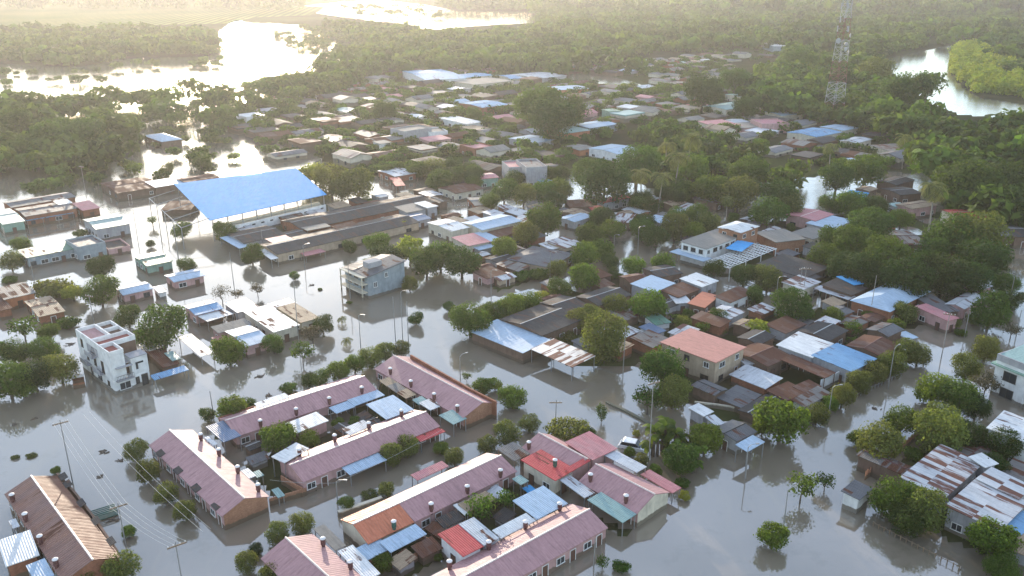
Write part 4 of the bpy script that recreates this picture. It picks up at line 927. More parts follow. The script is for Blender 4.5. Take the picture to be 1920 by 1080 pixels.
HS('pale blue white sheet roof, left one above the rusty shed', 7, [(85, 940), (225, 878), (415, 908), (300, 998)], 2.9, 'shed', .3, 'pale_blue', 'wgrey', win=False)
HS('glossy white sheet roof, right one above the rusty shed', 7, [(470, 900), (570, 850), (752, 905), (620, 955)], 2.9, 'shed', .3, 'white', 'wgrey', win=False)
HS('rust brown half roof between the two white sheet roofs', 7, [(330, 985), (470, 920), (600, 965), (450, 1040)], 2.5, 'shed', .3, 'rust', 'wbrown', win=False)
HS('orange rust roofed shed at the front of the right compound', 12, [(490, 200), (640, 128), (785, 132), (625, 218)], 2.3, 'shed', .2, 'orange', 'wbrown', win=False)
HS('dark red rust roofed house with a white pillar, next to the orange shed', 12, [(760, 150), (890, 70), (965, 100), (860, 215)], 2.4, 'shed', .3, 'rust', 'wwhite')
HS('pale grey sheet roof left of the orange shed', 12, [(370, 120), (470, 120), (560, 185), (420, 200)], 2.2, 'shed', .2, 'zinc', 'wgrey')
HS('small teal roofed hut with a white fence wall', 12, [(215, 295), (300, 270), (375, 330), (270, 370)], 1.7, 'shed', .2, 'green', 'wwhite', win=False)
HS('small shed with dark solar panel roof beside the white wall', 12, [(170, 375), (230, 345), (345, 395), (270, 440)], 1.5, 'shed', .2, 'slate_blue', 'wwhite', win=False)
HS('two storey beige house with a broad salmon pink roof', 12, [(290, 492), (525, 388), (972, 512), (748, 632)], 4.3, 'flat', 0, 'salmon', 'wbeige', levels=[1.0, 3.2])
HS('large white corrugated roof of the right compound', 12, [(1165, 535), (1330, 430), (1635, 482), (1462, 585)], 3.0, 'shed', .3, 'white', 'wgrey', win=False)
HS('large sky blue corrugated roof of the right compound', 12, [(1465, 592), (1640, 495), (1920, 612), (1742, 718)], 2.8, 'shed', .3, 'blue', 'wgrey')
HS('maroon brown rusted roof behind the open yard', 12, [(900, 560), (1020, 480), (1270, 590), (1100, 695)], 2.4, 'gable', .7, 'rust', 'wbrown', win=False)
HS('rust red tiled open shed roof over the dark yard', 12, [(1210, 625), (1300, 592), (1640, 715), (1535, 755)], 2.4, 'shed', .3, 'rust', 'wbrown', win=False, posts=True)
HS('low rusted sheet roof in front of the dark yard', 12, [(1110, 845), (1290, 790), (1420, 860), (1240, 930)], 1.7, 'shed', .2, 'rust', 'wbrown', win=False)
HS('second low rusted sheet roof by the white garden wall', 12, [(1300, 820), (1440, 775), (1520, 820), (1390, 870)], 1.7, 'shed', .2, 'rust', 'wbrown', win=False)
HS('small zinc roofed shed left of the maroon roof', 12, [(905, 610), (960, 590), (1010, 640), (950, 665)], 2.0, 'shed', .2, 'zinc', 'wgrey', win=False)
HS('striped grey and brown roof next to the street trees', 12, [(1300, 920), (1500, 830), (1580, 860), (1400, 990)], 2.0, 'shed', .3, 'old_zinc', 'wgrey', win=False)
wall_run('tall white garden wall in front of the sky blue roof', 12, [(1520, 770), (1695, 685)], 2.0, 'wwhite', .2)
wall_run('white picket like wall by the teal hut', 12, [(70, 360), (285, 450)], 1.5, 'wwhite', .15)
HS('dark green grey sheet roof in front of the low rusted roofs', 12, [(740, 905), (850, 845), (1110, 850), (910, 985)], 1.2, 'shed', .2, 'grey', 'wbrown', win=False)
HS('dark mossy gable roof beside the bright feathery tree', 12, [(900, 1000), (1110, 870), (1200, 930), (1080, 1080)], 1.3, 'gable', .4, 'dark', 'wbrown', win=False)
wall_run('pale fallen beam wall crossing the dark yard', 12, [(570, 930), (740, 950), (910, 975)], .8, 'wcream', .3)
HS('brown tiled roof behind the large white corrugated roof', 12, [(870, 455), (1010, 400), (1190, 440), (1060, 510)], 2.3, 'gable', .6, 'dark', 'wbrown', win=False)
HS('dark brown roof with a white cloth, behind the white corrugated roof', 13, [(215, 410), (370, 330), (600, 400), (470, 480)], 2.6, 'gable', .6, 'dark', 'wbrown', win=False)
HS('large rust brown roof between the sky blue roof and the street trees', 13, [(590, 510), (700, 440), (1000, 500), (850, 610)], 2.7, 'gable', .8, 'rust', 'wbrown', win=False)
HS('charcoal gable roof with pale ridge near the flooded crossing', 13, [(760, 392), (855, 330), (990, 395), (900, 460)], 2.7, 'gable', .7, 'grey', 'wbrown', win=False)
S('round pale blue canopy at the corner of the rust brown roof', 13, [(975, 430), (1030, 400), (1110, 450), (1060, 470)], 1.6, 'pale_blue', .15)
HS('big pale blue hipped roof right of the picture centre', 13, [(612, 168), (930, 30), (1225, 102), (915, 262)], 2.8, 'hip', 1.2, 'pale_blue', 'wbrick')
HS('rose roofed pink house with a white garage front', 13, [(1110, 225), (1185, 205), (1420, 300), (1355, 335)], 2.6, 'shed', .3, 'rose', 'wpink')
HS('grey zinc house behind the rose roofed one', 13, [(1330, 205), (1480, 112), (1610, 155), (1490, 245)], 2.5, 'gable', .7, 'zinc', 'wpink')
HS('slate grey roof between the pale blue hip and the zinc house', 13, [(1120, 160), (1230, 120), (1390, 250), (1300, 270)], 2.4, 'shed', .3, 'grey', 'wbrown', win=False)
HS('pinkish metal roofed house at the foot of the big trees', 13, [(1390, 60), (1530, 20), (1680, 70), (1560, 120)], 2.5, 'gable', .6, 'patched', 'wpink', win=False)
HS('long dark brown roof left of the pale blue hip', 13, [(390, 75), (520, 10), (740, 85), (640, 130)], 2.6, 'shed', .4, 'dark', 'wbrown', win=False)
S('pale striped awning along the front of the long dark brown roof', 13, [(320, 90), (400, 70), (660, 140), (610, 165)], 2.1, 'zinc', .2)
HS('patched grey roof left end of the row by the pale blue hip', 13, [(100, 45), (230, -10), (400, 30), (270, 95)], 2.5, 'shed', .3, 'patched', 'wcream')
S('narrow bright blue strip roof behind the long dark brown roof', 8, [(520, 880), (590, 860), (700, 925), (650, 940)], 3.0, 'bright_blue', .1)
HS('dark slab roof in front of the lattice pergola', 7, [(1080, 790), (1200, 700), (1560, 800), (1400, 900)], 2.4, 'shed', .3, 'dark', 'wbrown', win=False)
HS('second dark slab roof left of the big green tree', 7, [(1180, 850), (1330, 800), (1500, 880), (1360, 930)], 2.2, 'shed', .3, 'dark', 'wbrown', win=False)
# villa with the cyan canopy
HS('two storey villa with a grey flat roof and white slanting side wall', 7, [(455, 612), (730, 530), (925, 550), (685, 680)], 4.6, 'shed', .2, 'concrete', 'wwhite', levels=[3.6], step=1.8)
S('cyan canopy round the front of the two storey villa', 7, [(385, 690), (440, 668), (690, 732), (650, 765)], 2.6, 'pale_blue', .1)
S('strong blue tarpaulin on the villa terrace', 7, [(812, 662), (890, 602), (1012, 620), (920, 690)], 4.0, 'bright_blue', .1)
HS('brick stair tower with a white pyramid roof on the villa', 7, [(722, 505), (880, 462), (1072, 492), (925, 542)], 6.0, 'hip', .8, 'white', 'wtan', levels=[4.8])
HS('wide beige flat roof right of the villa', 7, [(1060, 530), (1230, 520), (1392, 572), (1160, 640)], 3.6, 'flat', 0, 'concrete', 'wtan', win=False)
def pergola():
    W = [Q(7, x, y, 3.0) for x, y in [(660, 762), (1010, 640), (1165, 650), (870, 825)]]; c, a, L_, D_ = fit(W); e = empty('pergola', (c.x, c.y, 0), a)
    m = MB()
    for i in range(12): x = -L_ / 2 + L_ * i / 11; m.box(x - .09, x + .09, -D_ / 2, D_ / 2, 2.95, 3.1)
    m.build('beams', MATS['frame_white'], e); m = MB()
    for i in range(9): y = -D_ / 2 + D_ * i / 8; m.box(-L_ / 2, L_ / 2, y - .07, y + .07, 3.103, 3.2)
    m.build('battens', MATS['frame_white'], e)
    for i in range(4):
        for y in (-D_ / 2 + .1, D_ / 2 - .1): p = MB(); p.tube([(-L_ / 2 + .2 + i * (L_ - .4) / 3, y, -1), (-L_ / 2 + .2 + i * (L_ - .4) / 3, y, 2.95)], .09, 6); p.build('post', MATS['frame_white'], e)
    tag(e, 'white lattice pergola in front of the two storey villa', 'pergola')
pergola()
HS('pink and red roofed house beyond the villa', 7, [(1250, 412), (1380, 366), (1620, 405), (1480, 462)], 3.0, 'gable', .5, 'rose', 'wpink', win=False)
HS('blue white flat roofed house beyond the villa', 7, [(1375, 480), (1560, 425), (1750, 435), (1640, 520)], 2.8, 'shed', .2, 'pale_blue', 'wgrey')
HS('tan roofed house between the villa and the big green trees', 7, [(1280, 542), (1440, 510), (1640, 535), (1440, 598)], 2.4, 'shed', .2, 'concrete', 'wcream', win=False)
HS('old grey roofed house half hidden by trees above the villa', 7, [(560, 300), (720, 235), (920, 260), (760, 330)], 2.3, 'gable', .5, 'old_zinc', 'wbrown', win=False)
HS('pale blue roofed pair of sheds left of the round bush', 7, [(440, 375), (560, 355), (600, 420), (500, 445)], 2.0, 'gable', .4, 'pale_blue', 'wgrey', win=False)
HS('small house with a strong blue wall awning at the far crossing', 8, [(560, 270), (620, 230), (760, 245), (720, 290)], 3.0, 'shed', .2, 'bright_blue', 'wblue', win=False)
HS('brown roofed house above the strong blue awning', 8, [(640, 215), (720, 200), (830, 215), (760, 240)], 3.2, 'gable', .5, 'tan', 'wbrown', win=False)
HS('dark corrugated roof beside the far crossing', 8, [(840, 160), (950, 120), (1080, 150), (960, 200)], 3.0, 'gable', .6, 'dark', 'wbrown', win=False)
HS('charcoal roofed house left of the coconut palm', 8, [(880, 215), (1000, 200), (1140, 245), (980, 275)], 2.8, 'gable', .6, 'dark', 'wbrown', win=False)
HS('pale green roofed hut below the charcoal roof', 8, [(905, 330), (980, 320), (1050, 345), (950, 355)], 2.4, 'shed', .2, 'sea_green', 'wgrey', win=False)
HS('pinkish grey roofed house behind the big green trees', 8, [(1030, 340), (1150, 295), (1190, 330), (1080, 385)], 2.8, 'gable', .5, 'tan', 'wpink', win=False)
HS('curved vivid red roofed house behind the wide tree', 8, [(1245, 375), (1480, 375), (1690, 445), (1450, 420)], 3.4, 'gable', .7, 'red', 'wcream', win=False)
HS('slate roofed house in the gap between the big trees', 8, [(920, 540), (1060, 520), (1120, 620), (970, 650)], 2.6, 'gable', .6, 'old_zinc', 'wbrown', win=False)
HS('charcoal roofed houses at the right edge by the flooded lane', 8, [(1640, 520), (1740, 470), (1860, 540), (1760, 600)], 2.6, 'gable', .6, 'grey', 'wbrown', win=False)
HS('brown walled house at the right edge beyond the flooded lane', 8, [(1700, 470), (1840, 480), (1950, 560), (1850, 600)], 2.6, 'gable', .6, 'dark', 'wbrown', win=False)
S('teal plastic sheet roof under the big green trees', 8, [(725, 860), (790, 820), (845, 830), (780, 875)], 2.2, 'green', .1)
# lower right
HS('striped rust and white corrugated roof at the right, left half', 18, [(1065, 712), (1355, 500), (1560, 555), (1415, 845)][0:2] + [(1650, 590), (1400, 842)], 3.0, 'shed', .3, 'patched', 'wgrey')
HS('white gable piece at the back of the striped rusty roofs', 18, [(1560, 560), (1630, 550), (1728, 590), (1660, 660)], 3.3, 'shed', .2, 'white', 'wgrey', win=False)
HS('striped rust and white corrugated roof at the right edge, near half', 18, [(1430, 905), (1560, 712), (1935, 860), (1760, 1090)], 3.0, 'shed', .3, 'patched', 'wgrey')
HS('striped pale roof at the right edge behind the near half', 18, [(1570, 705), (1720, 660), (1990, 760), (1880, 860)], 3.2, 'shed', .3, 'patched', 'wgrey', win=False)
HS('light blue roofed addition at the lower right edge', 18, [(1790, 1025), (1930, 930), (2000, 990), (1900, 1100)], 2.4, 'shed', .2, 'blue', 'wgrey', win=False)
HS('large white flat roofed warehouse cut by the right edge', 18, [(1650, 378), (1780, 278), (2080, 330), (1960, 470)], 3.6, 'shed', .2, 'white', 'wwhite', win=False)
HS('small hut with a grey roof and a bright white side wall', 18, [(690, 800), (765, 722), (890, 770), (822, 862)], 2.2, 'shed', .15, 'grey', 'wwhite', win=False)
HS('open kiosk with a light blue roof on thin posts in the water', 18, [(-10, 490), (80, 418), (165, 462), (45, 535)], 2.4, 'shed', .2, 'pale_blue', 'wgrey', win=False, posts=True)
HS('dark roofed hut behind the open light blue kiosk', 18, [(-150, 380), (-40, 300), (80, 400), (-30, 480)], 2.2, 'gable', .5, 'grey', 'wgrey', win=False)
HS('white sheet hut hidden in the banana leaves', 17, [(1590, 20), (1660, -10), (1750, 40), (1690, 80)], 2.2, 'shed', .2, 'white', 'wgrey', win=False)
HS('white and blue sheet hut right of the banana leaves', 17, [(1700, 85), (1760, 70), (1835, 120), (1770, 140)], 2.0, 'shed', .2, 'zinc', 'wgrey', win=False)
def white_corner_house():
    c0 = Q(13, 1662, 872, 0); c1 = Q(13, 1875, 965, 0); ang = local_frame(c0, c1); e = empty('white_house', (c0.x, c0.y, 0), ang); L_ = 16; D_ = 10; FOOT.append((c0.x + 7, c0.y, 10))
    w = MB(); w.box(0, L_, 0, D_, -1.2, 5.6); w.build('wall', MATS['wwhite'], e)
    b = MB(); b.box(-.5, L_, -.5, .003, 4.9, 5.1); b.box(-.5, -.003, .003, D_, 4.9, 5.1); b.build('cornice', MATS['wgreen'], e)
    p = MB(); p.box(-.05, L_, -.05, .15, 5.603, 6.6); p.box(-.05, .15, .153, D_, 5.603, 6.6); p.box(.153, L_, D_ - .2, D_, 5.603, 6.6); p.build('parapet', MATS['wgrey'], e)
    r = MB(); r.slab([(.16, .16, 6.5), (L_, .16, 6.5), (L_, D_ - .21, 7.2), (.16, D_ - .21, 7.2)], .1); r.build('roof', MATS['sea_green'], e)
    for x in (2.4, 6.6, 10.4):
        for z in (1.1, 3.7): window(e, x, 0, z, 0, -1, 2.0, 1.5, 'frame_dark')
    for x in (5.0, 9.0):
        q = MB(); q.box(x - .15, x + .15, -.25, -.003, -1.2, 4.9); q.build('pilaster', MATS['wwhite'], e)
    for y in (2.5, 6.5):
        for z in (1.1, 3.7): window(e, 0, y, z, -1, 0, 1.4, 1.3, 'frame_dark')
    tag(e, 'white two storey house with dark barred windows at the right edge', 'house')
white_corner_house()
# far town
for a in [
 ('blue roofed hall with a white front at the back of the town', 1 + 1, [(400, 400), (590, 387), (625, 435), (455, 462)], 5.5, 'gable', 1.5, 'blue', 'wwhite'),
 ('smaller blue roofed building right of the blue hall at the back of the town', 2, [(660, 425), (770, 405), (800, 425), (690, 440)], 4.5, 'gable', 1, 'blue', 'wcream'),
 ('cream and green long building below the back blue roofs', 2, [(650, 455), (850, 430), (930, 455), (740, 480)], 4.5, 'flat', 0, 'concrete', 'wcream'),
 ('pale blue roofed shed in the row at the back of the town', 2, [(920, 425), (970, 418), (1000, 440), (940, 448)], 4, 'gable', .8, 'blue', 'wcream'),
 ('wide pale grey roofed building left of the small bright pond', 2, [(1030, 420), (1120, 400), (1190, 425), (1090, 450)], 4, 'gable', 1, 'zinc', 'wgrey'),
 ('cyan white roofed long house under the small bright pond', 2, [(1180, 490), (1330, 477), (1370, 498), (1215, 510)], 3.5, 'gable', .8, 'pale_blue', 'worange'),
 ('sky blue roofed brick building above the arcaded white house', 2, [(715, 580), (830, 558), (892, 590), (770, 612)], 5.0, 'gable', .8, 'blue', 'wbrick'),
 ('white house with an arcade of dark arches', 2, [(568, 665), (640, 652), (790, 685), (700, 702)], 3.6, 'shed', .3, 'white', 'wwhite'),
 ('grey block house with a flat roof and small windows', 2, [(310, 722), (440, 695), (455, 715), (360, 745)], 6, 'parapet', 0, 'concrete', 'wgrey'),
 ('white boxy house to the right of the grey block house', 2, [(455, 720), (560, 712), (590, 735), (490, 745)], 4.2, 'parapet', 0, 'concrete', 'wwhite'),
 ('small white house with two dark windows', 2, [(190, 795), (250, 785), (270, 800), (210, 812)], 4, 'flat', 0, 'concrete', 'wwhite'),
 ('brown brick house at the end of the tree lined canal', 2, [(690, 812), (780, 795), (830, 820), (740, 840)], 4.5, 'parapet', 0, 'rose', 'wbrick'),
 ('pale blue roofed house with dark openings beneath, mid town', 2, [(960, 780), (1055, 755), (1175, 785), (1090, 812)], 3.4, 'gable', .7, 'pale_blue', 'wgrey'),
 ('green roofed orange walled long house of the mid town', 2, [(1150, 722), (1300, 705), (1395, 735), (1240, 752)], 4.0, 'shed', .4, 'sea_green', 'worange'),
 ('lilac blue roofed long house right of the green roof', 2, [(1300, 700), (1470, 675), (1530, 700), (1390, 725)], 4.0, 'gable', .6, 'pale_blue', 'wblue'),
 ('tan roofed house beside the white gable of the mid town', 2, [(1255, 825), (1340, 808), (1415, 835), (1330, 850)], 3.2, 'gable', .6, 'concrete', 'worange'),
 ('white and pale blue gabled house beside the wood', 2, [(1445, 830), (1520, 808), (1640, 840), (1560, 885)], 4.0, 'gable', 1.0, 'pale_blue', 'wwhite'),
 ('white and violet roofed hall far back near the tower', 3, [(480, 243), (640, 237), (625, 258), (500, 262)], 6.5, 'gable', 1.2, 'white', 'wblue'),
 ('pale green roofed house left of the tower', 3, [(180, 600), (300, 565), (360, 590), (240, 625)], 4, 'gable', 1, 'sea_green', 'wcream'),
 ('small cream green roofed house left of the tower', 3, [(285, 535), (370, 517), (410, 540), (330, 555)], 4, 'gable', .8, 'sea_green', 'wcream'),
 ('light blue roofed house at the foot of the tower', 3, [(495, 633), (590, 615), (635, 640), (560, 655)], 3.5, 'gable', .7, 'pale_blue', 'wcream'),
 ('large sky blue roof below the tower, left one', 3, [(630, 745), (735, 712), (862, 745), (740, 778)], 3.5, 'gable', .9, 'blue', 'wcream'),
 ('cyan roof below the tower, right one', 3, [(810, 712), (860, 698), (968, 720), (880, 742)], 3.5, 'gable', .6, 'pale_blue', 'wcream'),
 ('pale lilac roofed house near the flooded far crossing', 3, [(890, 792), (960, 770), (1062, 782), (985, 810)], 3.5, 'gable', .7, 'zinc', 'wcream'),
 ('red roofed pinkish long house left of the pink two storey house', 3, [(110, 690), (230, 670), (300, 705), (200, 720)], 3.5, 'shed', .4, 'rose', 'wcream'),
 ('rose beige two storey house with a dark doorway', 3, [(400, 670), (540, 665), (580, 690), (440, 700)], 5.5, 'parapet', 0, 'rose', 'wpink'),
 ('long beige annex in front of the rose beige house', 3, [(290, 700), (410, 675), (450, 705), (330, 725)], 3.5, 'flat', 0, 'concrete', 'wpink'),
 ('pinkish roofed long house at the right edge beyond the trees', 3, [(1440, 905), (1690, 830), (1770, 885), (1600, 940)], 3.5, 'gable', .9, 'rose', 'wpink'),
 ('grey lattice like roof near the far crossing', 3, [(1110, 825), (1200, 805), (1300, 850), (1210, 875)], 3.2, 'shed', .4, 'old_zinc', 'wcream'),
 ('small light blue roof beside the far crossing trees', 3, [(920, 895), (950, 888), (975, 900), (945, 912)], 3.2, 'shed', .2, 'pale_blue', 'wgrey'),
 ('grey tin roofs strip at the edge of the right wood', 3, [(1390, 722), (1480, 720), (1630, 765), (1560, 775)], 3.2, 'gable', .6, 'old_zinc', 'wgrey'),
 ('lone white house on the left rim of the town', 1, [(1345, 645), (1430, 628), (1465, 645), (1390, 662)], 5, 'flat', 0, 'white', 'wwhite'),
 ('white pyramid tent roofed house in the glittering water', 1, [(845, 765), (920, 740), (995, 785), (900, 800)], 3.2, 'hip', 1.8, 'pale_blue', 'wbrown'),
 ('small white roofed house by the wood at the far left', 1, [(-30, 553), (30, 545), (50, 560), (0, 570)], 4, 'gable', .6, 'white', 'wgrey'),
 ('green water tank like box house in the mid town', 2, [(1480, 615), (1530, 608), (1560, 622), (1500, 630)], 5, 'flat', 0, 'green', 'wgreen'),
 ('sunken house with a bright red tarpaulin', 2, [(220, 960), (340, 940), (400, 975), (290, 1000)], 3.0, 'gable', .6, 'zinc', 'wbrick'),
]:
    HS(a[0], a[1], a[2], a[3] * .78, a[4], a[5] * .8, a[6], a[7])
S('bright red tarpaulin beside the sunken house', 2, [(280, 1005), (330, 1000), (350, 1040), (300, 1050)], 2.0, 'red', .3)
